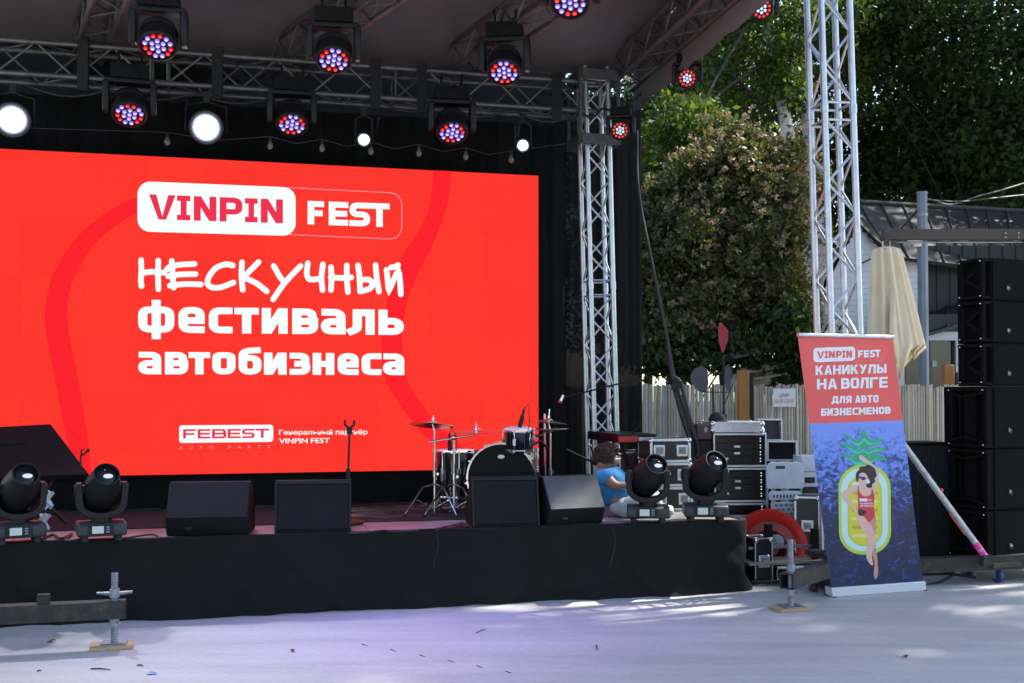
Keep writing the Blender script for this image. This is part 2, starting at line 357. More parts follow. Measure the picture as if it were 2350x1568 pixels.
def diag(code, k):
    if code == 'dN': return [[(0, 1), (k * 1.05, 1), (1, 0), (1 - k * 1.05, 0)]]
    if code == 'dI': return [[(0, 0), (k * 1.05, 0), (1, 1), (1 - k * 1.05, 1)]]
    if code == 'dV': return [[(0, 1), (k * 1.05, 1), (.5 + k * .12, .0), (.5 - k * .55, 0)], [(1, 1), (1 - k * 1.05, 1), (.5 - k * .12, .0), (.5 + k * .55, 0)]]
    if code == 'dA': return [[(0, 0), (k * 1.05, 0), (.5 + k * .12, 1), (.5 - k * .55, 1)], [(1, 0), (1 - k * 1.05, 0), (.5 - k * .12, 1), (.5 + k * .55, 1)], [(.22, .18), (.78, .18), (.72, .4), (.28, .4)]]
    if code == 'dK': return [[(k, .38), (k, .62), (1 - k * 1.15, 1), (1, 1), (.42, .45)], [(.35, .55), (.62, .62), (1, 0), (1 - k * 1.2, 0)]]
    if code == 'dY': return [[(1, 1), (1 - k * 1.05, 1), (.18, 0), (.18 + k * 1.05, 0)], [(0, 1), (k * 1.05, 1), (.66, .38), (.46, .30)]]
    if code == 'dL': return [[(.18, 1), (.18 + k, 1), (k * .95, 0), (0, 0), (0, .1)]]
    if code == 'dD': return [[(.2, 1), (.2 + k, 1), (.14 + k, .1), (.12, .1)]]
    if code == 'dR': return [[(.3, .45), (.3 + k, .45), (k * 1.1, 0), (0, 0)]]
    if code == 'dM': return [[(0, 1), (k, 1), (.5 + k * .4, .3), (.5 - k * .4, .3)], [(1, 1), (1 - k, 1), (.5 - k * .4, .3), (.5 + k * .4, .3)]]
def fillet(path, rad):
    out = []
    for i, p in enumerate(path):
        q = Vector(p[:2])
        if len(p) == 3 and 0 < i < len(path) - 1:
            a, b = Vector(path[i - 1][:2]), Vector(path[i + 1][:2]); r2 = min(rad, (a - q).length * .5, (b - q).length * .5)
            A, B = q + (a - q).normalized() * r2, q + (b - q).normalized() * r2
            for k in range(6):
                t = k / 5; out.append((1 - t) ** 2 * A + 2 * t * (1 - t) * q + t * t * B)
        else: out.append(q)
    return out
def strip(pts, w=1.0, cap='square'):
    """quads of a stroked polyline with mitred joints"""
    P = [p for i, p in enumerate(pts) if i == 0 or (p - pts[i - 1]).length > 1e-6]
    if cap == 'square':
        P = P[:]; d0 = (P[0] - P[1]).normalized(); d1 = (P[-1] - P[-2]).normalized(); P[0] = P[0] + d0 * w / 2; P[-1] = P[-1] + d1 * w / 2
    L, Rr = [], []
    for i, p in enumerate(P):
        a = (P[i] - P[i - 1]).normalized() if i else None; b = (P[i + 1] - P[i]).normalized() if i < len(P) - 1 else None
        if a is None: a = b
        if b is None: b = a
        n = Vector((-(a + b).y, (a + b).x)); n.normalize(); c = max(0.35, n.dot(Vector((-a.y, a.x))))
        L.append(p + n * (w / 2 / c)); Rr.append(p - n * (w / 2 / c))
    return [[L[i], L[i + 1], Rr[i + 1], Rr[i]] for i in range(len(P) - 1)]
def glyph(ch, W, H, tv, th):
    """polygons in 0..W, 0..H"""
    sx, sy = W / tv, H / th; polys = []
    for it in GL[ch]:
        if isinstance(it, str): polys += [[(x * W, y * H) for x, y in pg] for pg in diag(it, tv / W)]
        else:
            pts = fillet([(0.5 + p[0] * (sx - 1), 0.5 + p[1] * (sy - 1)) + tuple(p[2:]) for p in it], 0.85)
            polys += [[(q.x * tv, q.y * th) for q in qd] for qd in strip(pts)]
    return polys
class Art:
    """flat print on a plane; the layers sit a fraction of a millimetre apart"""
    def __init__(s, p0, n, off): s.p0, s.n, s.off = p0, n, off; s.k = 0
    def pt(s, px, py, lay): return onplane(px, py, s.p0, s.n) + s.n * (s.off + lay)
    def polys(s, name, polys, mat, parent, lay, step=0.00002):
        mb = MB()
        for i, pg in enumerate(polys): mb.ngon([s.pt(x, y, lay + step * i) for x, y in pg])
        return mb.build(name, mat, parent, world=True, smooth=0)
    def word(s, spec, top, bot, tv, th, name, mat, parent, lay):
        """spec: (char, x0, x1); top and bot: ((x,y),(x,y)) lines"""
        ln = lambda l, x: l[0][1] + (l[1][1] - l[0][1]) * (x - l[0][0]) / (l[1][0] - l[0][0])
        for ch, x0, x1 in spec:
            W = x1 - x0; H = ln(bot, x0) - ln(top, x0); pl = []
            for pg in glyph(ch, W, H, tv if tv < W * .45 else W * .45, th):
                pl.append([(x0 + x, ln(bot, x0 + x) + (ln(top, x0 + x) - ln(bot, x0 + x)) * y / H) for x, y in pg])
            s.polys(name, pl, mat, parent, lay)
def rrect(x0, y0, x1, y1, yr0, yr1, rad):
    """rounded four-sided box: left edge y0..y1, right edge yr0..yr1"""
    out = []
    for (cx, cy, sxx, syy, a0) in ((x0, y0, 1, 1, 180), (x1, yr0, -1, 1, 270), (x1, yr1, -1, -1, 0), (x0, y1, 1, -1, 90)):
        for k in range(7):
            a = R(a0 + 15 * k); out.append((cx + sxx * rad + rad * math.cos(a), cy + syy * rad + rad * math.sin(a)))
    return out
def roundstroke(pts, w):
    P = [Vector(p) for p in pts]; Q = [P[0]]
    for i in range(1, len(P)):                       # smooth the bends
        if i < len(P) - 1:
            a = P[i] + (P[i - 1] - P[i]) * .35; b = P[i] + (P[i + 1] - P[i]) * .35
            Q += [a, (a + b) / 4 + P[i] / 2, b]
        else: Q.append(P[i])
    pl = [[tuple(x) for x in q] for q in strip(Q, w, 'butt')]
    for e in (Q[0], Q[-1]): pl.append([(e.x + w / 2 * math.cos(2 * math.pi * k / 14), e.y + w / 2 * math.sin(2 * math.pi * k / 14)) for k in range(14)])
    return pl
SA = Art(S(0, VS, 0), -NV, 0.0)
z5 = lambda x, y: (x * .33561, y * .33561 + 338.3)
z6 = lambda x, y: (x * .33561 + 676.6, y * .33561 + 338.3)
z2 = lambda x, y: (x * .25592 + 338.3, y * .25592 + 902.1)
def bandpoly(name, left, right):
    n = len(left); SA.polys(name, [[left[i], left[i + 1], right[i + 1], right[i]] for i in range(n - 1)], BAND, screen, 0.0012)
def smoothline(P, n=40):
    P = [Vector(p) for p in P]; out = []
    for k in range(n + 1):
        t = k / n * (len(P) - 1); i = min(int(t), len(P) - 2); t -= i
        a, b, c, d = P[max(i - 1, 0)], P[i], P[i + 1], P[min(i + 2, len(P) - 1)]
        out.append(tuple(0.5 * ((2 * b) + (c - a) * t + (2 * a - 5 * b + 4 * c - d) * t * t + (3 * b - a - 3 * c + d) * t ** 3)))
    return out
bandpoly('ribbon_graphic', smoothline([z5(985, 318), z5(760, 425), z5(560, 580), z5(420, 760), z5(340, 940), z5(305, 1150), z5(330, 1350), z5(370, 1560), (148, 985), (165, 1060), (168, 1088)]),
         smoothline([z5(985, 420), z5(800, 530), z5(650, 660), z5(540, 820), z5(480, 970), z5(458, 1130), z5(475, 1300), z5(530, 1560), (198, 985), (208, 1060), (209, 1088)]))
bandpoly('ribbon_graphic', smoothline([z6(947, 158), z6(925, 380), z6(860, 550), z6(750, 720), z6(640, 1000), z6(600, 1250), z6(595, 1400), z6(612, 1568), (915, 925), (965, 990), (1030, 1050), (1062, 1077)]),
         smoothline([z6(1070, 163), z6(1040, 400), z6(950, 650), z6(850, 850), z6(770, 1050), z6(735, 1250), z6(735, 1400), z6(760, 1568), (960, 915), (1012, 985), (1072, 1035), (1120, 1076)]))
SA.polys('logo_plate', [rrect(315.5, 417.2, 678.6, 532.3, 429.6, 541.3, 29)], WHT, screen, 0.0020)
vt, vb = ((342, 446.2), (650, 458.3)), ((342, 503.4), (650, 512.9))
SA.word([('V', 342, 403), ('I', 406, 437), ('N', 444.7, 496.7), ('P', 504, 556.4), ('I', 562, 591.3), ('N', 598.4, 649.4)], vt, vb, 16, 12.5, 'letter', PNK, screen, 0.0026)
ol = rrect(640, 430.1, 922.8, 539.7, 441.7, 549.8, 28); ol2 = rrect(640, 431.9, 921.0, 537.9, 443.4, 548.0, 27)
SA.polys('logo_outline', [[ol[i], ol[(i + 1) % len(ol)], ol2[(i + 1) % len(ol)], ol2[i]] for i in range(len(ol))], LPK, screen, 0.0014)
SA.word([('F', 706, 743.7), ('E', 754.5, 799), ('S', 801.8, 849.4), ('T', 847.8, 894)], ((706, 461.3), (894, 467.6)), ((706, 515.2), (894, 521.9)), 15, 13.2, 'letter', WHT, screen, 0.0020)
HW = [z5, [(965, 772), (968, 860), (962, 905), (968, 950)], [(1082, 775), (1080, 870), (1083, 970)], [(965, 862), (1030, 850), (1120, 858)],
      [(1175, 777), (1180, 870), (1188, 960)], [(1140, 838), (1160, 815), (1240, 801), (1330, 798)], [(1150, 882), (1220, 869), (1337, 867)], [(1162, 946), (1260, 934), (1374, 938)],
      [(1592, 808), (1545, 797), (1475, 822), (1425, 885), (1415, 935), (1450, 962), (1510, 960), (1597, 925)],
      [(1655, 787), (1650, 880), (1660, 975)], [(1768, 785), (1662, 892)], [(1665, 890), (1750, 925), (1824, 985)],
      [(1872, 812), (1910, 880), (1938, 918)], [(2055, 812), (1942, 928), (1868, 1040)],
      [(2105, 793), (2095, 865), (2112, 908), (2195, 898)], [(2208, 800), (2196, 890), (2205, 976)],
      z6, [(247, 820), (252, 900), (247, 976)], [(355, 808), (355, 900), (363, 990)], [(245, 888), (310, 895), (385, 890)],
      [(432, 808), (445, 900), (445, 985)], [(440, 908), (505, 902), (540, 932), (512, 970), (446, 986)], [(552, 806), (560, 900), (575, 986)],
      [(627, 838), (636, 920), (642, 988), (676, 905), (710, 835), (720, 920), (724, 1005)], [(658, 822), (690, 816), (705, 806)]]
zz = None; lay = 0.0020
for it in HW:
    if callable(it): zz = it; continue
    SA.polys('brush_stroke', roundstroke([zz(*p) for p in it], 12.8), WHT, screen, lay); lay += 0.00003
X5 = lambda ch, a, b: (ch, a * .33561, b * .33561)
X6 = lambda ch, a, b: (ch, a * .33561 + 676.6, b * .33561 + 676.6)
SA.word([X5('ф', 945, 1192), X5('е', 1220, 1400), X5('с', 1428, 1590), X5('т', 1603, 1770), X5('и', 1790, 1967), X5('в', 1998, 2175), X6('а', 178, 347), X6('л', 358, 546), X6('ь', 572, 745)],
        ((317, z5(0, 1087)[1]), (926, z5(0, 1112)[1])), ((317, z5(0, 1266)[1]), (926, z5(0, 1284)[1])), 21, 15.5, 'letter', WHT, screen, 0.0020)
SA.word([X5('а', 945, 1103), X5('в', 1128, 1287), X5('т', 1290, 1437), X5('о', 1452, 1610), X5('б', 1632, 1788), X5('и', 1805, 1960), X5('з', 1980, 2122), X6('н', 122, 270), X6('е', 293, 437), X6('с', 457, 592), X6('а', 602, 748)],
        ((317, z5(0, 1398)[1]), (926, z5(0, 1410)[1])), ((317, z5(0, 1552)[1]), (926, z5(0, 1558)[1])), 19.5, 13.5, 'letter', WHT, screen, 0.0020)
SA.polys('sponsor_plate', [rrect(*z2(285, 290), z2(1128, 0)[0], z2(0, 448)[1], z2(0, 285)[1], z2(0, 438)[1], 7)], WHT, screen, 0.0020)
XB = lambda ch, a, b: (ch, z2(a, 0)[0], z2(b, 0)[0])
SA.word([XB('F', 320, 437), XB('E', 450, 567), XB('B', 580, 708), XB('E', 719, 838), XB('S', 848, 962), XB('T', 968, 1092)], (z2(318, 325), z2(1093, 320)), (z2(318, 410), z2(1093, 403)), 6.5, 4.4, 'letter', PNK, screen, 0.0026)
def fonttext(txt, p_left, p_right, height_px, art, name, mat, parent, lay, bold=0.0, spread=1.0):
    """small print set with the built-in font, scaled to run between two pixels on its plane"""
    cu = bpy.data.curves.new(name, 'FONT'); cu.body = txt; cu.offset = bold; cu.space_character = spread; cu.resolution_u = 2
    o = bpy.data.objects.new('t', cu); COL.objects.link(o); bpy.context.view_layer.update()
    me = bpy.data.meshes.new_from_object(o.evaluated_get(bpy.context.evaluated_depsgraph_get())); bpy.data.objects.remove(o)
    co = np.zeros(len(me.vertices) * 3); me.vertices.foreach_get('co', co); co = co.reshape(-1, 3)
    x0, x1 = co[:, 0].min(), co[:, 0].max()
    A, B = art.pt(*p_left, lay), art.pt(*p_right, lay); ex = (B - A) / (x1 - x0)
    C_ = art.pt(p_left[0], p_left[1] - height_px, lay); ez = (C_ - A) / 0.72
    M = ROOTM[root_of(parent).name].inverted()
    for v in me.vertices: v.co = M @ (A + ex * (v.co.x - x0) + ez * v.co.y)
    me.materials.clear(); me.materials.append(mat); me.name = name
    return link(name, me, parent)
fonttext('Генеральный', z2(1181, 374), z2(1660, 371.6), 10.5, SA, 'caption', WHT, screen, 0.0020, 0.014); fonttext('партнёр', z2(1688, 371.5), z2(1972, 370), 10.5, SA, 'caption', WHT, screen, 0.0020, 0.014)
fonttext('VINPIN', z2(1181, 452), z2(1437, 449), 11.5, SA, 'caption', WHT, screen, 0.0020, 0.016); fonttext('FEST', z2(1466, 448.7), z2(1633, 447), 11.5, SA, 'caption', WHT, screen, 0.0020, 0.016)
fonttext('AUTO', z2(285, 507), z2(588, 503), 7.5, SA, 'caption', LPK, screen, 0.0020, 0.0, 3.4); fonttext('PARTS', z2(725, 501), z2(1098, 497), 7.5, SA, 'caption', LPK, screen, 0.0020, 0.0, 3.0)

# ---------------------------------------------------------------- black drapes
def drapefn(u0, u1, v, z0, z1, amp=0.03, fr=9.0, seed=0.0):
    def fn(a, b):
        u = lerp(u0, u1, a); w = amp * noise1(u * fr, seed) * (1.0 - 0.5 * b) + 0.015 * noise1(u * 2.1 + b * 2, seed + 2)
        return S(u, v + w, lerp(z0, z1, b))
    return fn
drape = pmat('black_drape', (0.0035, 0.0035, 0.0037), 0.9, c2=(0.0065, 0.0065, 0.007), scale=5, stretch=(9, 9, 0.6), bump=0.15, bscale=120, spec=0.2)
d1 = thing('drape', 'black drape hanging below the glowing red video wall', 'drape', S(-3.5, VS + .1, DECK), ANG)
MB().grid(200, 6, drapefn(-7.0, ur + 0.03, VS + .06, DECK + .008, zb + .02, 0.022, 11, 2)).build('cloth', drape, d1, world=True)
def meshcloth(tr=0.008):
    m = bpy.data.materials.new('black_mesh_cloth'); m.use_nodes = True; nt = m.node_tree; p = nt.nodes['Principled BSDF']
    p.inputs['Base Color'].default_value = (0.006, 0.006, 0.0065, 1); p.inputs['Roughness'].default_value = 0.9; p.inputs['Specular IOR Level'].default_value = 0.2
    t = nt.nodes.new('ShaderNodeBsdfTransparent'); mx = nt.nodes.new('ShaderNodeMixShader'); mx.inputs[0].default_value = tr
    nt.links.new(p.outputs[0], mx.inputs[1]); nt.links.new(t.outputs[0], mx.inputs[2]); nt.links.new(mx.outputs[0], nt.nodes['Material Output'].inputs[0]); return m
MESHC = meshcloth()
d2 = thing('drape', 'tall black drape closing the back of the stage behind the truss tower', 'drape', S(-3.5, 2.65, 0.0), ANG)
ue = (atv(1474, 640, 2.65) - ORG).dot(EU); us = (atv(1300, 640, 2.65) - ORG).dot(EU)
MB().grid(260, 12, drapefn(-7.2, us, 2.65, 0.02, 4.28, 0.035, 8, 5)).build('cloth', drape, d2, world=True)
MB().grid(60, 12, drapefn(us - .01, ue, 2.66, 0.02, 4.62, 0.03, 9, 7)).build('side_cloth', MESHC, d2, world=True)
MB().grid(120, 4, drapefn(-7.2, us, 2.66, 4.26, 4.93, 0.012, 5, 1)).build('mesh_valance', meshcloth(0.004), d2, world=True)

# ---------------------------------------------------------------- trusses
_cache = {}
def rod(r, L, mat, n=10):
    k = (round(r, 4), round(L, 3), mat.name, n)
    if k not in _cache: _cache[k] = MB().cyl((0, 0, 0), (0, 0, L), r, n=n).mesh('rod', mat)
    return _cache[k]
def put(name, parent, p0, p1, r, mat, n=10):
    p0, p1 = Vector(p0), Vector(p1); d = p1 - p0
    return link(name, rod(r, d.length, mat, n), parent, M=Matrix.LocRotScale(p0, d.to_track_quat('Z', 'Y'), None))
def truss(name, label, A, B, a=0.24, roll=0.0, r=0.025, rb=0.0095, bay=0.24, group=None, cat='truss', joints=(), up=None, tm=None):
    tm = tm or ALU
    A, B = Vector(A), Vector(B); d = B - A; L = d.length
    q = d.to_track_quat('Z', 'Y') if up is None else Matrix((up.cross(d).normalized(), d.normalized().cross(up.cross(d).normalized()), d.normalized())).transposed().to_quaternion()
    M = Matrix.LocRotScale(A, q @ Matrix.Rotation(roll, 3, 'Z').to_quaternion(), None)
    t = thing(name, label, cat, A, 0, group, M); h = a / 2
    cs = [(-h, -h), (h, -h), (h, h), (-h, h)]
    for x, y in cs: put('chord', t, (x, y, 0), (x, y, L), r, tm, 14)
    segs = []; z = 0.06
    js = sorted(joints) + [L - .04]; zprev = 0.05
    for j in js:
        n = max(1, round((j - .09 - zprev) / bay)); bz = (j - .09 - zprev) / n
        for f in range(4):
            (x0, y0), (x1, y1) = cs[f], cs[(f + 1) % 4]
            for i in range(n):
                za, zb_ = zprev + i * bz, zprev + (i + 1) * bz
                if (i + f) % 2: x0_, y0_, x1_, y1_ = x1, y1, x0, y0
                else: x0_, y0_, x1_, y1_ = x0, y0, x1, y1
                put('brace', t, (x0_, y0_, za), (x1_, y1_, zb_), rb, tm, 6)
            for zz_ in (j - .09, j + .05):
                if zz_ < L: put('ring_tube', t, (x0, y0, zz_), (x1, y1, zz_), rb, tm, 6)
        if j < L - .05:
            for x, y in cs: MB().cyl((x, y, j - .035), (x, y, j + .035), r * 1.18, n=14).build('coupler', tm, t)
        zprev = j + .05
    return t
# ground-standing towers
bt = at(1352, 640, 10.5); bt.x = at(1381, 640, 10.5).x
tb = Vector((bt.x + .012, 10.5, DECK + .02)); tt = Vector((bt.x - .085, 10.5, 4.70))
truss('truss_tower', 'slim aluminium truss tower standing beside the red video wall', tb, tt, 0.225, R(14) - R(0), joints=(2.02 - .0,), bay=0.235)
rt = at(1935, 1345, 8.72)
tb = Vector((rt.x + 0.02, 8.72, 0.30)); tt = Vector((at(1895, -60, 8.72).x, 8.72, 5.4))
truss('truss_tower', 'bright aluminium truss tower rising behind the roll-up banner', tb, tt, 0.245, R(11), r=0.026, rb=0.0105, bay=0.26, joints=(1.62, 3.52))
# sleeve block on the rear tower
sb_ = thing('sleeve_block', 'grey metal sleeve block joining tower and roof truss', 'sleeve block', Vector((bt.x - .08, 10.5, 3.98)), ANG)
DSTEEL = pmat('dark_steel', (0.12, 0.12, 0.125), 0.55, 0.5, c2=(0.08, 0.08, 0.085), scale=20)
for dz in (0.0, 0.62):
    for (cx, cy, sx, sy) in ((0, -.19, .42, .03), (0, .19, .42, .03), (-.19, 0, .03, .35), (.19, 0, .03, .35)): MB().box((cx, cy, dz), (sx, sy, .10)).build('collar', DSTEEL, sb_, bevel=.004)
for x in (-.19, .19):
    for y in (-.19, .19): MB().box((x, y, .31), (.03, .03, .72)).build('upright', DSTEEL, sb_)
# back truss (box girder) and roof trusses
zb0 = 4.27
A = S(-6.6, 2.08, 0); A.z = 4.40; B = S(-.62, 2.08, 0); B.z = 4.40
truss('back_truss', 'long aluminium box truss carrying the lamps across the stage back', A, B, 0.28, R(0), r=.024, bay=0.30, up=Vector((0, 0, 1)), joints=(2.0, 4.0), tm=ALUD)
def roof_truss(pb, yb, pf, yf, ext, label):
    a = at(*pb, yb); b = at(*pf, yf); a.z += .12; b.z += .12; z = 4.72; a.z = b.z = z
    b = a + (b - a) * ext
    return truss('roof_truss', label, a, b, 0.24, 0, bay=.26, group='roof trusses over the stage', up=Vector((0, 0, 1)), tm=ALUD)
roof_truss((190, 160), 10.25, (243, 0), 8.6, 1.25, 'roof truss farthest from the right tower, above the left starburst lamp')
roof_truss((640, 165), 10.3, (862, 0), 8.5, 1.25, 'roof truss running up over the letters of the red screen')
roof_truss((1035, 182), 10.5, (1265, 13), 8.6, 1.25, 'roof truss reaching the frame top left of the edge truss')
roof_truss((1420, 205), 10.85, (1640, 0), 8.45, 1.25, 'edge roof truss along the canopy border nearest the trees')
# canopy
canopym = pmat('canopy_cloth', (0.175, 0.145, 0.145), 0.8, c2=(0.13, 0.108, 0.11), scale=1.2, bump=0.08, bscale=90)
roof = thing('stage_roof', 'dark grey fabric canopy stretched over the stage', 'canopy', S(-3, 1, 4.9), ANG)
eb = at(1459, 248, 10.75); ef = at(1716, 30, 8.2); eb.z = ef.z = 0; ed = (ef - eb).normalized(); ef2 = eb + ed * 3.3; eb2 = eb - ed * 0.1
lb = S(-7.6, 2.9, 0); lf = S(-7.6, -.3, 0)
def canopy(a, b):
    p = (eb2.lerp(ef2, b)).lerp(lb.lerp(lf, b), a)
    return Vector((p.x, p.y, 4.76 + 0.22 * min(1, b * 3) + 0.05 * math.sin(math.pi * b) - 0.03 * abs(math.sin(a * 3.1416 * 5)) + .012 * noise1(a * 20 + b * 7)))
MB().grid(60, 16, canopy).build('canopy', canopym, roof, world=True)
def valance(a, b):
    p = eb2.lerp(ef2, a); q = canopy(0, a)
    return Vector((p.x + .012 * noise1(a * 15), p.y, lerp(4.36 + .05 * a + .012 * noise1(a * 22, 2), q.z, b)))
MB().grid(50, 4, valance).build('side_valance', canopym, roof, world=True)
for k in range(1, 5):
    a_ = k / 5
    MB().tube([canopy(a_, j / 14) - Vector((0, 0, .012)) for j in range(15)], 0.007, 5).build('seam', pmat('seam_tape', (0.03, .028, .028), .8), roof, world=True)
# ================================================================ lamps in the rig
VIOL = emat('violet_led', (0.30, 0.20, 0.95), 1.0 * EK)
VIOLC = emat('violet_led_core', (0.72, 0.64, 1.0), 1.25 * EK)
REDC = emat('red_led_core', (1.0, 0.10, 0.08), 1.2 * EK)
COOLC = emat('cool_white_led_core', (0.9, 0.95, 1.0), 1.6 * EK)
REDL = emat('red_led', (0.62, 0.008, 0.012), 1.0 * EK)
COOL = emat('cool_white_led', (0.50, 0.58, 1.0), 1.1 * EK)
CORE = {'violet_led': VIOLC, 'red_led': REDC, 'cool_white_led': COOLC}
_lens = {}
def lensmesh(mat, r):
    k = (mat.name, round(r, 4))
    if k not in _lens: _lens[k] = MB().lathe([(r, 0), (r * .92, r * .35), (r * .66, r * .66)], 10, cap=False).lathe([(r * .66, r * .66), (r * .35, r * .8), (1e-6, r * .85)], 10, mi=1, cap=False).mesh('led_lens', [mat, CORE[mat.name]])
    return _lens[k]
def spot(parent, loc, direction, color, energy, angle, blend=0.6, size=0.08):
    l = bpy.data.lights.new('lamp_beam', 'SPOT'); l.energy = energy; l.color = color; l.spot_size = R(angle); l.spot_blend = blend; l.shadow_soft_size = size
    o = bpy.data.objects.new('lamp_beam', l); COL.objects.link(o); o.parent = parent
    o.matrix_local = Matrix.LocRotScale(Vector(loc), Vector(direction).to_track_quat('-Z', 'Y'), None); return o
def wash(px, py, Y, label, tilt, D=0.26, pattern=0, beam=None, yaw=0.0, clamp=0.1):
    yaw += R(random.uniform(-7, 7)); spin = R(random.uniform(-8, 8))
    k = D / 0.26
    fc = at(px, py, Y); az = math.atan2(-fc.x, fc.y) + yaw       # faces the audience side
    fdir = Vector((0, -math.cos(tilt), -math.sin(tilt)))
    piv = Vector((0, 0, -.31 * k)); fl = piv + fdir * .125 * k
    M = Matrix.Rotation(az, 4, 'Z'); loc = fc - (M.to_3x3() @ fl)
    t = thing('led_moving_head', label, 'stage light', loc, az, 'LED wash lights in the rig')
    mb = MB().box((0, 0, -.055 * k), (.30 * k, .23 * k, .11 * k)).box((0, -.118 * k, -.055 * k), (.16 * k, .012 * k, .06 * k))
    mb.build('base', BLKT, t, bevel=.012 * k)
    for x in (-.09, .09):
        MB().box((x * k, 0, .012), (.05 * k, .07 * k, .035 * k)).tube([(x * k, .03, .02), (x * k, .05, .06 + clamp * .4), (x * k, 0, .05 + clamp * .8), (x * k, -.045, .05 + clamp * .4)], .011, 6).build('clamp', BLKM, t)
    pr = [(-.255 * k, -.10 * k), (-.235 * k, -.10 * k), (.235 * k, -.10 * k)]
    for sx in (-1, 1):
        MB().prism([(-.075 * k, -.13 * k), (.075 * k, -.13 * k), (.085 * k, -.30 * k), (.05 * k, -.385 * k), (-.05 * k, -.385 * k), (-.085 * k, -.30 * k)], .055 * k, Matrix.Translation((sx * .185 * k, 0, 0))).build('yoke_arm', BLKP, t, bevel=.012 * k)
    MB().box((0, 0, -.125 * k), (.40 * k, .14 * k, .04 * k)).build('yoke_bridge', BLKP, t, bevel=.01 * k)
    q = fdir.to_track_quat('Z', 'Y'); Mh = Matrix.LocRotScale(piv, q, None) @ Matrix.Rotation(spin, 4, 'Z')
    hd = MB().lathe([(1e-6, -.13 * k), (.07 * k, -.125 * k), (.115 * k, -.09 * k), (.135 * k, -.02 * k), (.142 * k, .06 * k), (.142 * k, .118 * k), (.128 * k, .125 * k), (.124 * k, .112 * k), (1e-6, .112 * k)], 28, Mh).build('head', BLKP, t)
    vents = MB()
    for j in range(5): vents.lathe([(.120 * k + .004 * j, -.075 * k + .014 * j * k), (.127 * k + .004 * j, -.072 * k + .014 * j * k), (.120 * k + .004 * j, -.069 * k + .014 * j * k)], 20, Mh, cap=False)
    vents.build('cooling_fins', BLKM, hd)
    spots = [(0, 0)] + [(.047 * k * math.cos(R(60 * i + 30)), .047 * k * math.sin(R(60 * i + 30))) for i in range(6)] + [(.094 * k * math.cos(R(30 * i + 15)), .094 * k * math.sin(R(30 * i + 15))) for i in range(12)]
    for i, (x, y) in enumerate(spots):
        if pattern == 2: m = COOL if i < 7 else REDL
        else:
            j = i - 7; red = i >= 7 and ((j + (0 if pattern == 0 else 2)) % 4 in (2, 3)) 
            m = REDL if red else VIOL
        link('led_lens', lensmesh(m, .0195 * k), hd, M=Mh @ Matrix.Translation((x, y, .113 * k)))
    if beam:
        tgt, col, en, an = beam
        d = M.to_3x3().inverted() @ ((tgt if isinstance(tgt, Vector) else Vector(tgt)) - fc)
        spot(t, fl + fdir * .03, d, col, en, an)
    return t
PV = (0.42, 0.26, 1.0)
gp = lambda x, y: atz(x, y, 0.0)
wash(362, 108, 8.1, 'LED wash light hanging above the left starburst, reds at its top', R(57), pattern=0, beam=(gp(620, 1480), PV, 60, 40))
wash(297, 265, 8.9, 'LED wash light low under the back truss, beside the left starburst lamp', R(57), pattern=0, beam=(S(-4.2, .25, DECK), PV, 40, 50))
wash(766, 140, 8.44, 'LED wash light hung above the gap between screen logo and frame top', R(57), pattern=1, beam=(gp(900, 1470), PV, 90, 40))
wash(670, 288, 9.4, 'LED wash light low under the back truss, above the white VINPIN plate', R(58), pattern=1, beam=(S(-2.9, .25, DECK), PV, 40, 50))
wash(1157, 168, 8.9, 'LED wash light hung from the truss above the right end of the screen', R(57), pattern=1, beam=(gp(1180, 1440), PV, 75, 40))
wash(1038, 307, 9.6, 'LED wash light low under the back truss, above the word FEST', R(58), pattern=1, beam=(S(-1.7, .3, DECK), PV, 40, 50))
wash(1308, 8, 7.65, 'LED wash light cut by the top of the frame, half hidden', R(55), pattern=1)
PR = (1.0, 0.10, 0.10)
wash(1748, 20, 8.25, 'small LED light with red ring at the canopy edge beside the birch', R(20), 0.165, 2, yaw=0.0)
wash(1577, 180, 9.5, 'small LED light with red ring midway along the canopy edge', R(20), 0.165, 2)
wash(1423, 300, 10.0, 'small LED light with red ring beside the slim truss tower', R(20), 0.165, 2)

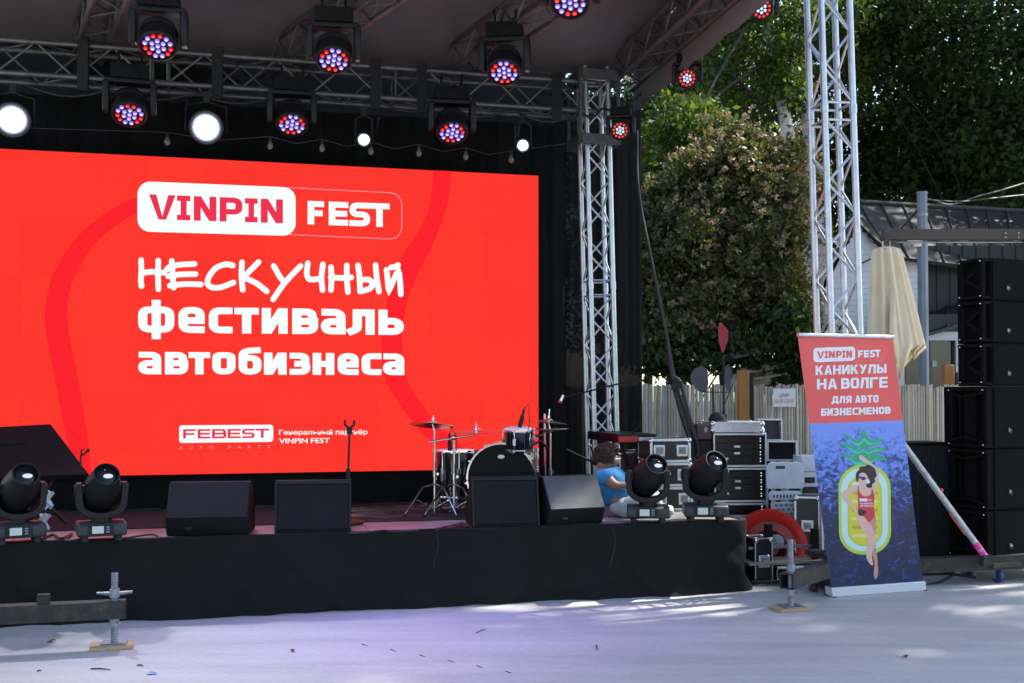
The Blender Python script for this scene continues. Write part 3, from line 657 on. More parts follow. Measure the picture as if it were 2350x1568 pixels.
HOT = emat('lit_lamp_glass', (0.93, 0.97, 1.0), 14.0)
HOTM = emat('lamp_glass_halo', (0.72, 0.84, 1.0), 0.85 * EK)
HOTO = emat('lamp_glass_rim', (0.45, 0.55, 0.85), 0.32 * EK)
HOT2 = emat('small_lit_lamp_glass', (0.95, 0.98, 1.0), 14.0)
def par(px, py, Y, label, r=0.10, hot=HOT, beam=0):
    fc = at(px, py, Y); az = math.atan2(-fc.x, fc.y); el = math.atan2(fc.z - CAM_H, fc.y)
    t = thing('par_lamp', label, 'stage lamp', fc, az, 'white lamps under the back truss')
    d = Vector((0, -math.cos(el), -math.sin(el))); q = d.to_track_quat('Z', 'Y'); Mh = Matrix.LocRotScale(Vector((0, 0, 0)) - d * 0.0, q, None)
    MB().lathe([(1e-6, -.30), (r * .75, -.29), (r * .9, -.22), (r * 1.12, -.02), (r * 1.16, .03), (r * 1.08, .03), (r * 1.05, -.015)], 24, Mh).build('can', BLKM, t)
    MB().lathe([(r * 1.0, -.012), (r * .9, -.003)], 28, Mh, 2, False).lathe([(r * .9, -.003), (r * .78, .005)], 28, Mh, 1, False).lathe([(r * .78, .005), (r * .4, .012), (1e-6, .014)], 28, Mh, 0, False).build('lit_lens', [hot, HOTM, HOTO], t)
    MB().tube([(-r * 1.35, .05, -.02), (-r * 1.35, .07, .20), (0, .08, .24), (r * 1.35, .07, .20), (r * 1.35, .05, -.02)], .011, 6).build('yoke', BLKM, t)
    MB().box((0, .08, .27), (.05, .05, .08)).build('clamp', BLKM, t)
    if beam: spot(t, d * .05, Matrix.Rotation(-az, 3, 'Z') @ (beam[0] - fc), (.96, .98, 1.0), beam[1], 46, .9)
par(28, 275, 8.9, 'blazing white lamp at the left frame edge above the red screen', 0.125, beam=(gp(150, 1530), 170))
par(473, 293, 9.25, 'blazing white lamp above the white VINPIN plate', 0.125, beam=(gp(620, 1510), 120))
par(835, 321, 9.6, 'small lit white lamp above the word FEST', 0.055, HOT2)
par(1200, 334, 9.95, 'small lit white lamp above the right top corner of the screen', 0.055, HOT2)
redgel = pmat('red_gel_frame', (0.45, 0.02, 0.02), 0.4)
# string of bulbs
bulbg = pmat('clear_bulb_glass', (0.10, 0.09, 0.075), 0.1, 0.0, spec=0.6)
wire = pmat('black_wire', (0.012, 0.012, 0.012), 0.6)
bp = [(384, 324), (620, 333), (739, 339), (851, 346), (961, 350), (1069, 358), (1173, 365)]
names = ['between the two starburst lamps', 'below the low wash light over VINPIN', 'just right of the low wash light over VINPIN', 'under the left small white lamp', 'left of the wash light over FEST', 'right of the wash light over FEST', 'under the right small white lamp']
for (px, py), nm in zip(bp, names):
    Y = 1.02 * atv(px, py, 1.75).y / 1.02; p = at(px, py, Y)
    t = thing('hanging_bulb', 'bare clear bulb on the black wire, ' + nm, 'light bulb', p, 0, 'bare bulbs strung under the back truss')
    MB().lathe([(1e-6, -.04), (.018, -.034), (.027, -.012), (.024, .008), (.013, .03), (.012, .036)], 12).build('glass', bulbg, t)
    MB().cyl((0, 0, .03), (0, 0, .075), .014, n=10).build('socket', BLKP, t)
pts = [atv(-60, 290, 1.75)]
for i, (px, py) in enumerate(bp):
    q = atv(px, py, 1.75) + Vector((0, 0, .075)); m_ = (pts[-1] + q) / 2 - Vector((0, 0, .05)) if i else (pts[-1] + q) / 2
    pts += [m_, q]
pts += [atv(1300, 330, 1.75)]
tag(MB().tube(pts, .004, 6).build('bulb_wire', wire), 'thin black wire carrying bare bulbs under the back truss', 'wire')
# cable swags and straps on the back truss
cab = pmat('cable_rubber', (0.012, 0.012, 0.013), 0.55)
for (x0, x1, y0, y1, sag, lb) in ((860, 1330, 226, 262, .10, 'black cable looped along the lower chord of the back truss'), (1340, 1470, 262, 215, .06, 'black cable sagging from the sleeve block to the edge roof truss'), (60, 640, 196, 222, .08, 'black cable sagging along the back truss behind the starburst lamps')):
    P = []
    for k in range(17):
        t = k / 16; q = atv(lerp(x0, x1, t), lerp(y0, y1, t), 1.9); P.append(q - Vector((0, 0, sag * abs(math.sin(t * math.pi * 3)))))
    tag(MB().tube(P, .012, 6).build('power_cable', cab), lb, 'cable')
strapm = pmat('black_strap', (0.011, 0.011, 0.012), 0.8)
for i, px in enumerate((595 * .32, 1560 * .32, 578 * .3199 + 677, 910 * .3199 + 677, 1880 * .3199 + 677)):
    q = atv(px, 200, 2.08 - .18)
    tag(MB().box((q.x, q.y, 4.37), (.09, .03, .46)).build('black_strap', strapm), ('wide black strap wrapped round the back truss, number of straps in all five, ' if 0 else 'wide black strap hanging on the back truss ') + ['at the first roof truss', 'just right of the second starburst lamp', 'right of the middle wash light', 'left of the wash light above FEST', 'near the slim truss tower'][i], 'strap', 'straps on the back truss')

# ================================================================ gear on the deck
# ---- moving heads on the floor
lensg = pmat('lens_glass', (0.008, 0.010, 0.013), 0.05, 0.0, spec=0.25)
lensw = emat('glowing_lamp_core', (0.72, 0.84, 1.0), 1.0 * EK)
lcd = pmat('lcd_panel', (0.30, 0.36, 0.36), 0.25, emit=(0.5, 0.6, 0.6), estr=0.12)
baseg = pmat('base_grey', (0.02, 0.022, 0.026), 0.5, c2=(0.03, .032, .037), scale=30)
def beamhead(px, py, yaw, tilt, label, side=0.0, k=1.0):
    g = atz(px, py, DECK + .004); az = math.atan2(-g.x, g.y) + yaw
    t = thing('moving_head_lamp', label, 'stage light', g, az, 'moving head lamps along the stage front', M=TR(g, az) @ Matrix.Scale(k, 4))
    MB().prism([(-.125, .035), (-.135, .055), (-.125, .115), (-.10, .128), (.12, .128), (.13, .11), (.13, .035)], .325).build('base', baseg, t, bevel=.012)
    MB().box((-.01, -.132, .083), (.17, .012, .062)).build('control_panel', BLKP, t, bevel=.003)
    MB().box((-.03, -.1395, .083), (.075, .006, .05)).build('display', lcd, t)
    mb = MB()
    for j in range(3): mb.box((.035, -.139, .066 + .017 * j), (.022, .008, .009))
    mb.build('buttons', pmat('grey_button', (.2, .22, .25), .5), t)
    for x in (-.11, .11):
        for y in (-.09, .09): MB().cyl((x, y, 0), (x, y, .04), .024, .02, 10).build('foot', RUBBER, t)
    MB().cyl((0, 0, .125), (0, 0, .15), .07, n=20).build('pan_ring', BLKM, t)
    yo = []                                            # U yoke
    n = 14; outer = []; inner = []
    for i in range(n + 1):
        a = math.pi + math.pi * i / n
        outer.append((.17 * math.cos(a), .26 + .115 * math.sin(a))); inner.append((.125 * math.cos(a), .265 + .075 * math.sin(a)))
    outer = [(-.168, .40), (-.17, .30)] + outer[1:-1] + [(.17, .30), (.168, .40)]; inner = [(-.128, .40), (-.125, .30)] + inner[1:-1] + [(.125, .30), (.128, .40)]
    mb = MB(); N = len(outer); vs = []
    for (d0) in (-.06, .06):
        for (x, z) in outer: vs.append((x, d0, z))
        for (x, z) in inner: vs.append((x, d0, z))
    fs = []
    for i in range(N - 1):
        fs += [(i, i + 1, N + i + 1, N + i), (2 * N + i + 1, 2 * N + i, 3 * N + i, 3 * N + i + 1), (i + 1, i, 2 * N + i, 2 * N + i + 1), (N + i, N + i + 1, 3 * N + i + 1, 3 * N + i)]
    fs += [(0, N, 3 * N, 2 * N), (N - 1, 3 * N - 1, 4 * N - 1, 2 * N - 1)]
    mb.add(vs, fs).build('yoke', BLKP, t, bevel=.006)
    ax = Vector((side, -math.cos(tilt), math.sin(tilt))).normalized(); piv = Vector((0, 0, .345)); q = ax.to_track_quat('Z', 'Y'); Mh = Matrix.LocRotScale(piv, q, None)
    hd = MB().lathe([(1e-6, -.175), (.078, -.165), (.112, -.125), (.124, -.04), (.122, .05), (.106, .13), (.090, .178), (.086, .205), (.078, .207), (.075, .18), (1e-6, .17)], 26, Mh).build('head', BLKP, t)
    MB().lathe([(.074, .185), (.055, .198), (.025, .206), (1e-6, .208)], 22, Mh).build('lens', lensg, hd)
    MB().lathe([(.088, .197), (.0905, .203), (.088, .210), (.081, .210), (.088, .197)], 24, Mh).build('lens_ring', BLKM, hd)
    MB().sphere(Mh @ Vector((.008, -.012, .2)), (.034, .030, .016), 12, 8).build('lamp_core', lensw, hd)
    for sx in (-1, 1): MB().cyl((sx * .112, 0, .345), (sx * .178, 0, .345), .042, n=16).build('pivot_cap', BLKM, t, bevel=.004)
    return t
beamhead(42, 1243, R(6), R(36), 'moving head lamp at the left end of the stage, before a tilted black panel', .12)
beamhead(232, 1238, R(4), R(36), 'moving head lamp between the tilted black panel and the left wedge monitor', .10, .98)
beamhead(1487, 1197, R(2), R(36), 'moving head lamp in front of the seated person', .32, 1.0)
beamhead(1618, 1194, R(6), R(36), 'moving head lamp at the right end of the stage beside the amplifier racks', .36, 1.04)

# ---- wedge monitors
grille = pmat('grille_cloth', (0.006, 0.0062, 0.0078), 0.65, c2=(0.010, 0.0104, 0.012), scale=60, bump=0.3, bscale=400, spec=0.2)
grillec = pmat('sun_toned_grille', (0.07, 0.075, 0.08), 0.35, 0.3, c2=(0.035, 0.038, 0.04), scale=2.2, bump=0.2, bscale=500)  # much paler copy of the grille; sunlight on the face is put into its colour
def wedge(x0, x1, ybot, yaw, kind, label, hgt=.37, gm=grille):
    g = atz((x0 + x1) / 2, ybot, DECK + .004); w = (at(x1, ybot, g.y) - at(x0, ybot, g.y)).x / math.cos(yaw)
    t = thing('wedge_monitor', label, 'speaker', g, yaw, 'stage monitors along the stage front')
    s_ = hgt / .37
    if kind == 1:
        pr = [(.05, 0), (0, .12 * s_), (.15, hgt), (.20, hgt), (.40, .17 * s_), (.40, 0)]
    else:
        pr = [(0, 0), (.075, hgt), (.15, hgt), (.42, .12 * s_), (.42, 0)]
    MB().prism(pr, w).build('cabinet', BLKT, t, bevel=.008)
    if kind == 1:
        a, b = Vector((0, 0, .12 * s_)), Vector((0, .15, hgt)); wd = w - .012
    else:
        a, b = Vector((0, 0, 0)), Vector((0, .075, hgt)); wd = w - .035; a, b = a.lerp(b, .05), a.lerp(b, .94)
    d = b - a; nrm = Vector((0, -d.z, d.y)).normalized(); q = Matrix((Vector((1, 0, 0)), d.normalized(), nrm)).transposed()
    # d.normalized() along y, nrm toward the audience
    c = (a + b) / 2 + nrm * .004
    MB().box(c, (wd, d.length - .012, .010), q).build('grille', gm, t, bevel=.003)
    if kind == 2:
        for sx in (-1, 1): MB().box((a + b) / 2 + nrm * .006 + Vector((sx * (w / 2 - .009), 0, 0)), (.014, d.length + .02, .018), q).build('edge_rail', BLKP, t)
        MB().box(b + nrm * .006 + Vector((0, .0, .006)), (w - .002, .018, .018), q).build('edge_rail', BLKP, t)
        Mh = Matrix.LocRotScale((a + b) / 2 + nrm * .0085 + Vector((w * .14, 0, 0)), nrm.to_track_quat('Z', 'Y'), None)
        MB().lathe([(.125, .0), (.13, .0025), (.135, 0)], 36, Mh, cap=False).build('driver_ring', grille, t)
    else:
        MB().lathe([(.03, -.004), (.032, .006), (.02, .008), (.018, 0)], 16, Matrix.LocRotScale(Vector((w * .18, .035, .06)), Vector((0, -1, -.4)).to_track_quat('Z', 'Y'), None)).build('pole_socket', BLKM, t)
        MB().box((-w * .22, .018, .055), (.05, .01, .02), rotm('X', -.39)).build('handle', BLKP, t)
    return t
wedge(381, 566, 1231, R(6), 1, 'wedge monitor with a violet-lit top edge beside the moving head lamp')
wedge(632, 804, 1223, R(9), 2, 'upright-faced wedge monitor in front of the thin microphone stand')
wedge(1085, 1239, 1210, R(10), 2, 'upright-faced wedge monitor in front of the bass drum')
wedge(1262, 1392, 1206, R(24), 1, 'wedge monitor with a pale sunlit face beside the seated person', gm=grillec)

# ---- tilted black panel with stand at the left
tp = thing('tilted_panel', 'large black tilted panel on a folding stand behind the left lamps', 'panel', atz(60, 1222, DECK), ANG)
P_ = [at(-140, 987, 8.5), at(116, 973, 8.6), at(204, 1088, 8.15), at(-140, 1100, 8.05)]
nn = (P_[1] - P_[0]).cross(P_[3] - P_[0]).normalized()
mb = MB(); mb.add([p for p in P_] + [p + nn * .05 for p in P_], [(0, 1, 2, 3), (7, 6, 5, 4), (0, 4, 5, 1), (1, 5, 6, 2), (2, 6, 7, 3), (3, 7, 4, 0)]); mb.build('panel', BLKT, tp, world=True, bevel=.006)
pr0 = P_[0].lerp(P_[3], .36) - nn * .004; pr1 = P_[1].lerp(P_[2], .36) - nn * .004
MB().tube([pr0, pr1.lerp(pr0, .3)], .006, 6).build('ridge', BLKP, tp, world=True)
for (a, b) in (((130, 1092, 8.3), (60, 1222, 8.25)), ((40, 1092, 8.3), (150, 1218, 8.45)), ((170, 1085, 8.2), (40, 1090, 8.2)), ((120, 1100, 8.35), (190, 1095, 8.35))):
    A_, B_ = at(*a), at(*b); B_.z = max(B_.z, DECK + .01); MB().cyl(A_, B_, .016, n=10).build('stand_tube', BLKM, tp, world=True)
q0 = at(186, 1072, 8.12)
MB().tube([q0, q0 + Vector((-.005, 0, .08)), q0 + Vector((.03, -.01, .10)), q0 + Vector((.05, -.01, .12))], .008, 6).sphere(q0 + Vector((.055, -.01, .125)), .013).tube([q0 + Vector((0, 0, .07)), q0 + Vector((.0, 0, .12)), q0 + Vector((.015, 0, .135))], .007, 6).build('clip', BLKM, tp, world=True)
# ---- thin mic stand with double clip
ms = thing('microphone_stand', 'thin black microphone stand with an empty two-pronged clip', 'mic stand', atz(797, 1200, DECK + .01), 0)
b_ = ROOTM[ms.name].translation; Yb = b_.y
tp_ = at(802, 990, Yb)
MB().lathe([(.13, 0), (.13, .012), (.02, .03), (.012, .03)], 22).build('round_base', BLKM, ms)
MB().cyl(b_ + Vector((0, 0, .02)), at(799, 1085, Yb), .012, n=10).build('lower_tube', BLKM, ms, world=True)
MB().cyl(at(799, 1088, Yb), tp_, .0085, n=10).build('upper_tube', BLKM, ms, world=True)
MB().cyl(at(799, 1098, Yb), at(799, 1076, Yb), .017, n=12).build('clutch', BLKP, ms, world=True)
for s_ in (-1, 1):
    MB().tube([tp_ - Vector((0, 0, .02)), tp_ + Vector((s_ * .012, 0, .03)), tp_ + Vector((s_ * .034, 0, .05)), tp_ + Vector((s_ * .036, 0, .085))], [.02, .011, .009, .010], 8).build('clip_prong', BLKP, ms, world=True)

# ---- drum kit
shell = pmat('black_lacquer', (0.010, 0.010, 0.011), 0.10, coat=0.8)
skin_b = pmat('black_drumhead', (0.006, 0.006, 0.0065), 0.5, spec=0.15)
skin_w = pmat('coated_drumhead', (0.6, 0.6, 0.58), 0.6)
brass = pmat('cymbal_bronze', (0.62, 0.50, 0.36), 0.22, 0.9, c2=(0.70, 0.60, 0.48), scale=30, stretch=(1, 1, 1))
def drum(name, label, M, r, h, lugs=6, sh=shell, feet=None, hoop=CHROME, front=None, group='drum kit'):
    """shell along local z, 0..h"""
    t = thing(name, label, 'drum', (0, 0, 0), 0, group, M)
    MB().lathe([(r, 0), (r, h)], 36).build('shell', sh, t)
    for z, d in ((0, -1), (h, 1)):
        MB().lathe([(r * 1.035, z - .012), (r * 1.045, z), (r * 1.035, z + .012), (r * .985, z + .012), (r * .985, z - .012), (r * 1.035, z - .012)], 36).build('hoop', hoop, t)
    MB().lathe([(r * .985, h + .006), (1e-6, h + .007)], 36).build('top_head', front or skin_w, t)
    MB().lathe([(r * .985, -.006), (1e-6, -.007)], 36).build('bottom_head', skin_b, t)
    for i in range(lugs):
        a = 2 * math.pi * (i + .25) / lugs; c, s_ = math.cos(a), math.sin(a)
        MB().box((c * (r + .010), s_ * (r + .010), h * .5), (.022, .026, min(.11, h * .35)), rotm('Z', a)).cyl((c * (r + .014), s_ * (r + .014), .005), (c * (r + .014), s_ * (r + .014), h - .005), .0035, n=6).box((c * (r * 1.03 + .008), s_ * (r * 1.03 + .008), h - .004), (.02, .016, .03), rotm('Z', a)).build('lug', CHROME, t, bevel=.003)
    return t
def toface(c, fwd, up=Vector((0, 0, 1))):
    z = fwd.normalized(); x = up.cross(z).normalized(); y = z.cross(x); m = Matrix((x, y, z)).transposed().to_4x4(); m.translation = c; return m
bc = at(1153, 1122, 9.15); rb_ = .285; bc.z = DECK + .006 + rb_ * 1.03
fw = Vector((-.10, -1, 0))
bd = drum('bass_drum', 'black bass drum with chrome claws behind a wedge monitor', toface(bc + Vector((.03, .40, 0)), fw), rb_, .40, 10, hoop=CHROME, front=skin_b)
MB().lathe([(.028, .408), (.03, .4085), (.012, .409), (1e-6, .409)], 12, Matrix.Translation((0, rb_ * .62, 0)) @ Matrix.Diagonal((1, .55, 1, 1))).build('badge', pmat('badge_silver', (.6, .6, .6), .3, .6), bd)
for sx in (-1, 1): MB().tube([(sx * rb_ * .8, -rb_ * .55, .28), (sx * rb_ * 1.15, -rb_ * 1.0, .36)], .008, 8).build('spur', CHROME, bd)
ftc = at(1046, 1139, 9.35); ftc.z = at(1046, 1139, 9.35).z
ft = drum('floor_tom', 'tall black floor tom standing among cymbal stands', Matrix.Translation(ftc), .175, .385, 8)
for k in range(3):
    a = R(20 + 120 * k); c, s_ = math.cos(a), math.sin(a)
    MB().tube([(c * .195, s_ * .195, .2), (c * .195, s_ * .195, -.1), (c * .215, s_ * .215, DECK + .01 - ftc.z)], .0075, 8).build('leg', CHROME, ft)
rc = at(1190, 1031, 9.2)
rk = drum('rack_tom', 'small black rack tom mounted above the bass drum', Matrix.Translation(rc) @ Matrix.Rotation(R(8), 4, 'X'), .122, .165, 6)
MB().tube([(-.13, 0, .05), (-.19, .0, .04), (-.19, .0, -.14)], .010, 8).build('mount_arm', CHROME, rk)
sn = at(1197, 1066, 9.45)
snr = drum('snare_drum', 'chrome snare drum directly under the rack tom', Matrix.Translation(sn), .13, .13, 8, sh=CHROME)
MB().cyl((0, 0, -.01), (0, 0, DECK - sn.z + .02), .012, n=10).tube([(0, 0, -.15), (.18, .1, DECK - sn.z + .01)], .008, 6).tube([(0, 0, -.15), (-.18, .1, DECK - sn.z + .01)], .008, 6).tube([(0, 0, -.15), (0, -.18, DECK - sn.z + .01)], .008, 6).build('stand', CHROME, snr)
def cymbal_prof(r): return [(1e-6, .032), (.02, .030), (.036, .018), (.045, .010), (r * .6, .002), (r, -.010), (r * .995, -.012), (r * .6, 0), (.045, .007), (1e-6, .028)]
def cymstand(name, label, pxb, pyt, Y, cy, arm=None, r=.19, tilt=(0, 0), hat=False, legs=True):
    base = at(pxb, 1190, Y); base.z = DECK + .004
    t = thing(name, label, 'cymbal stand', base, 0, 'cymbals on chrome stands')
    top = at(pxb, pyt, Y); top.x = base.x; top.y = base.y
    if legs:
        for k in range(3):
            a = R(200 + 120 * k); c, s_ = math.cos(a), math.sin(a)
            for o_ in (-.011, .011):
                MB().tube([base + Vector((-s_ * o_, c * o_, .26)), base + Vector((c * .10, s_ * .10, .235)), base + Vector((c * .25, s_ * .25, .015))], .007, 6).build('leg', CHROME, t, world=True)
            MB().tube([base + Vector((0, 0, .06)), base + Vector((c * .15, s_ * .15, .135))], .005, 6).build('leg_brace', CHROME, t, world=True)
            MB().sphere(base + Vector((c * .25, s_ * .25, .014)), .014).build('foot', RUBBER, t, world=True)
    zm = lerp(base.z, top.z, .5)
    MB().cyl(base + Vector((0, 0, .03)), Vector((base.x, base.y, zm)), .0125, n=12).build('lower_tube', CHROME, t, world=True)
    MB().cyl(Vector((base.x, base.y, zm)), top, .0095, n=12).build('upper_tube', CHROME, t, world=True)
    MB().cyl(Vector((base.x, base.y, zm - .02)), Vector((base.x, base.y, zm + .025)), .019, n=12).box((base.x + .02, base.y, zm), (.03, .012, .02)).build('clutch', CHROME, t, world=True)
    cc = at(cy[0], cy[1], Y)
    if arm is not None:
        e0 = at(arm[0], arm[1], Y); MB().cyl(e0, Vector((cc.x, cc.y, cc.z - .03)), .0075, n=10).build('boom_arm', CHROME, t, world=True)
        MB().sphere(top, .024).build('tilter', CHROME, t, world=True)
    else: MB().cyl(top, cc, .007, n=10).build('tilter', CHROME, t, world=True)
    Mc = Matrix.Translation(cc) @ Matrix.Rotation(tilt[0], 4, 'X') @ Matrix.Rotation(tilt[1], 4, 'Y')
    MB().lathe(cymbal_prof(r), 40, Mc).build('cymbal', brass, t, world=True)
    if hat: MB().lathe([(a, -b) for a, b in reversed(cymbal_prof(r))], 40, Matrix.Translation(cc - Vector((0, 0, .07)))).build('lower_cymbal', brass, t, world=True)
    MB().cyl(Mc @ Vector((0, 0, .0)), Mc @ Vector((0, 0, .075 if not hat else .11)), .0045, n=8).cyl(Mc @ Vector((0, 0, .03)), Mc @ Vector((0, 0, .05)), .012, n=10).build('wing_nut', CHROME, t, world=True)
    return t
cymstand('crash_cymbal', 'crash cymbal tilted on the leftmost chrome stand of the drum kit', 997, 992, 8.95, (993, 974), None, .19, (R(-9), R(4)))
cymstand('ride_cymbal', 'flat ride cymbal on a horizontal boom arm beside the floor tom', 1042, 1004, 8.92, (1093, 989), (985, 1015), .205, (R(1.0), R(0)))
cymstand('hi_hat', 'hi-hat pair on a chrome stand overlapping the screen edge', 1264, 1000, 9.5, (1259, 968), None, .18, (R(-3), R(5)), True, legs=False)
hh = atz(1250, 1180, DECK + .01)
# drum mics
def clipmic(px, py, Y, label, d=Vector((.02, 0, -.1))):
    p = at(px, py, Y); t = thing('drum_microphone', label, 'microphone', p, 0, 'microphones clipped to the drums')
    d = d.normalized(); MB().cyl((0, 0, 0), d * .07, .017, .020, 12).build('body', BLKP, t); MB().cyl(d * .07, d * .10, .022, .016, 12).build('grille', BLKM, t, bevel=.004)
    MB().cyl(-d * .06, (0, 0, 0), .010, .013, 10).build('connector', BLKM, t)
    MB().tube([-d * .06, -d * .11 + Vector((.03, 0, .0)), Vector((.055, 0, .05)), Vector((.06, 0, -.05)), Vector((.045, .02, -.14))], .004, 6).build('cable', cab, t)
clipmic(1199, 955, 9.15, 'black clip microphone pointing down at the rack tom', Vector((-.25, 0, -1)))
clipmic(1032, 1012, 9.2, 'black clip microphone pointing down at the floor tom', Vector((0.05, 0, -1)))
# second rod beside hi-hat and black boom behind the kit
q0, q1 = at(1250, 950, 9.75), at(1252, 1180, 9.75); q1.z = DECK + .01
hb = thing('snare_stand_post', 'chrome post with black bracket standing beside the hi-hat', 'stand', q1, 0)
MB().cyl(q1, q0, .010, n=10).build('tube', CHROME, hb, world=True)
MB().tube([at(1222, 1000, 9.6), at(1245, 1000, 9.7), at(1250, 990, 9.75)], .012, 8).tube([at(1222, 1022, 9.6), at(1240, 1012, 9.7), at(1262, 1035, 9.75)], .012, 8).build('bracket', BLKM, hb, world=True)
MB().lathe([(.14, 0), (.14, .012), (.012, .02)], 20).build('base', BLKM, hb)
# ---- overhead boom microphone by the tower
bs = atz(1338, 1165, DECK + .01)
bm = thing('boom_microphone', 'overhead microphone on a long thin black boom before the tower', 'microphone stand', bs, 0)
Yb = bs.y; j = at(1338, 903, Yb)
MB().cyl(bs, Vector((bs.x, bs.y, j.z)), .010, n=10).build('post', BLKM, bm, world=True)
MB().cyl(at(1296, 912, Yb), at(1456, 872, Yb), .0075, n=8).build('boom', BLKM, bm, world=True)
MB().tube([(0, 0, .2), (.26, 0, .01)], .009, 6).tube([(0, 0, .2), (-.15, .2, .01)], .009, 6).tube([(0, 0, .2), (-.15, -.2, .01)], .009, 6).build('tripod', BLKM, bm)
MB().cyl(at(1293, 907, Yb), at(1286, 922, Yb), .014, .017, 10).build('capsule', CHROME, bm, world=True)
MB().cyl(at(1286.5, 920, Yb), at(1285, 925, Yb), .019, .015, 10).build('red_windscreen', pmat('red_foam', (.5, .06, .03), .8), bm, world=True)
q0, q1 = at(1362, 1062, 9.0), at(1300, 1032, 9.05)
tag(MB().cyl(q0, q1, .009, n=8).cyl(q0, at(1374, 1068, 9.0), .016, n=8).build('microphone', BLKM), 'black hand microphone resting on the seated person\'s shoulder line', 'microphone')

# ---- flight cases and keyboard at stage right
caseb = pmat('case_black_laminate', (0.009, 0.009, 0.010), 0.35, c2=(0.015, 0.015, 0.015), scale=50)
casered = pmat('case_dark_red', (0.09, 0.012, 0.012), 0.45, c2=(0.06, .01, .01), scale=20)
casealu = pmat('case_aluminium', (0.72, 0.74, 0.75), 0.35, 0.75, c2=(0.58, 0.60, 0.61), scale=20)
def flightcase(label, loc, rz, w, d, h, body=caseb, latches=2, group=None, edge=.022, name='flight_case', split=True):
    t = thing(name, label, 'flight case', loc, rz, group)
    MB().box((0, 0, h / 2), (w - .006, d - .006, h - .006)).build('body', body, t)
    e = edge
    for sx in (-1, 1):
        for sy in (-1, 1): MB().box((sx * (w - e) / 2, sy * (d - e) / 2, h / 2), (e, e, h - .03)).build('edge_profile', casealu, t, bevel=.002)
    for z in (e / 2, h - e / 2):
        for sy in (-1, 1): MB().box((0, sy * (d - e) / 2, z), (w - .03, e, e)).build('edge_profile', casealu, t, bevel=.002)
        for sx in (-1, 1): MB().box((sx * (w - e) / 2, 0, z), (e, d - .03, e)).build('edge_profile', casealu, t, bevel=.002)
    for sx in (-1, 1):
        for sy in (-1, 1):
            for z in (.018, h - .018): MB().sphere((sx * (w / 2 - .014), sy * (d / 2 - .014), z), .026, 10, 7).build('corner', CHROME, t)
    for i in range(latches):
        x = (i - (latches - 1) / 2) * w * .56
        MB().box((x, -d / 2 - .004, h * .5), (.10, .012, min(.10, h * .5))).build('latch_dish', casealu, t, bevel=.012)
        MB().box((x, -d / 2 - .011, h * .5), (.065, .006, min(.06, h * .3))).cyl((x - .02, -d / 2 - .016, h * .5), (x + .02, -d / 2 - .016, h * .5), .008, n=8).build('latch', STEEL, t)
    return t
g = at(1525, 1178, 9.42)
for i, lb in enumerate(('bottom flight case of the three-high stack behind the lamps', 'middle flight case of the three-high stack behind the lamps', 'top flight case of the three-high stack behind the lamps')):
    flightcase(lb, (at(1528 - 2 * i, 1178, 9.55).x, 9.55, DECK + .004 + .206 * i), R(8), .36, .42, .203, latches=2, group='stack of three flight cases')
flightcase('dark red drum case standing behind the seated person', (at(1446, 1100, 10.0).x, 10.0, DECK + .004), R(8), .30, .40, .48, casered, 1, edge=.014)
flightcase('low red-edged flight case behind the sunlit wedge monitor', (at(1262, 1080, 9.9).x, 9.9, DECK + .004), R(10), .28, .3, .235, casered, 0)
flightcase('low silver-edged flight case behind the sunlit wedge monitor', (at(1308, 1080, 9.85).x, 9.85, DECK + .004), R(10), .16, .3, .24, caseb, 0, edge=.016)
kp = at(1446, 1012, 9.75)
kb = thing('stage_keyboard', 'black keyboard with a red end cheek on a stand beside the tower', 'keyboard', (kp.x, kp.y, DECK), R(14))
zk = kp.z - DECK
MB().box((0, .25, zk + .03), (.36, .86, .075)).build('body', BLKP, kb, bevel=.008)
MB().box((-.085, -.186, zk + .022), (.185, .012, .05)).build('end_cheek', pmat('keyboard_red', (.5, .02, .02), .35), kb, bevel=.003)
MB().box((.095, -.186, zk + .02), (.165, .012, .035)).build('end_plate', ALU, kb, bevel=.003)
for sx in (-1, 1):
    MB().cyl((sx * .14, 0, .01), (-sx * .10, 0, zk), .014, n=8).build('stand_leg', BLKM, kb)
MB().cyl((.08, -.19, zk - .02), (.08, -.19, .01), .013, n=8).build('stand_post', ALU, kb)
MB().tube([(-.02, -.1, zk + .07), (.06, -.1, zk + .14), (.05, -.1, zk + .17)], .009, 6).build('lamp_neck', BLKM, kb)
# dark floor cables along the front edge
def floorcable(label, pts, r=.007, mat=cab):
    P = [atz(x, y, DECK + .012) for x, y in pts]; Q = smoothpts(P, 40)
    tag(MB().tube(Q, r, 6).build('floor_cable', mat), label, 'cable', 'cables lying along the stage front')
def smoothpts(P, n):
    out = []
    for k in range(n + 1):
        t = k / n * (len(P) - 1); i = min(int(t), len(P) - 2); t -= i
        a, b, c, d = P[max(i - 1, 0)], P[i], P[i + 1], P[min(i + 2, len(P) - 1)]
        out.append(0.5 * ((2 * b) + (c - a) * t + (2 * a - 5 * b + 4 * c - d) * t * t + (3 * b - a - 3 * c + d) * t ** 3))
    return out
floorcable('black cable curling between the left lamp and the first wedge monitor', [(285, 1236), (320, 1230), (350, 1227), (365, 1234), (345, 1236), (400, 1233)])
floorcable('black cable trailing from the second wedge monitor toward the drums', [(800, 1224), (840, 1222), (880, 1217), (905, 1220), (960, 1217)])
floorcable('heap of dark red cable left of the wedge monitor before the bass drum', [(1000, 1215), (1030, 1209), (1060, 1203), (1075, 1208), (1045, 1207), (1030, 1212), (1070, 1206)], .011, casered)
floorcable('black cables tangled under the left moving head lamps', [(90, 1240), (120, 1228), (140, 1236), (165, 1226), (150, 1240), (190, 1238)], .009)
wcl = pmat('white_plastic_film', (.6, .6, .62), .35)
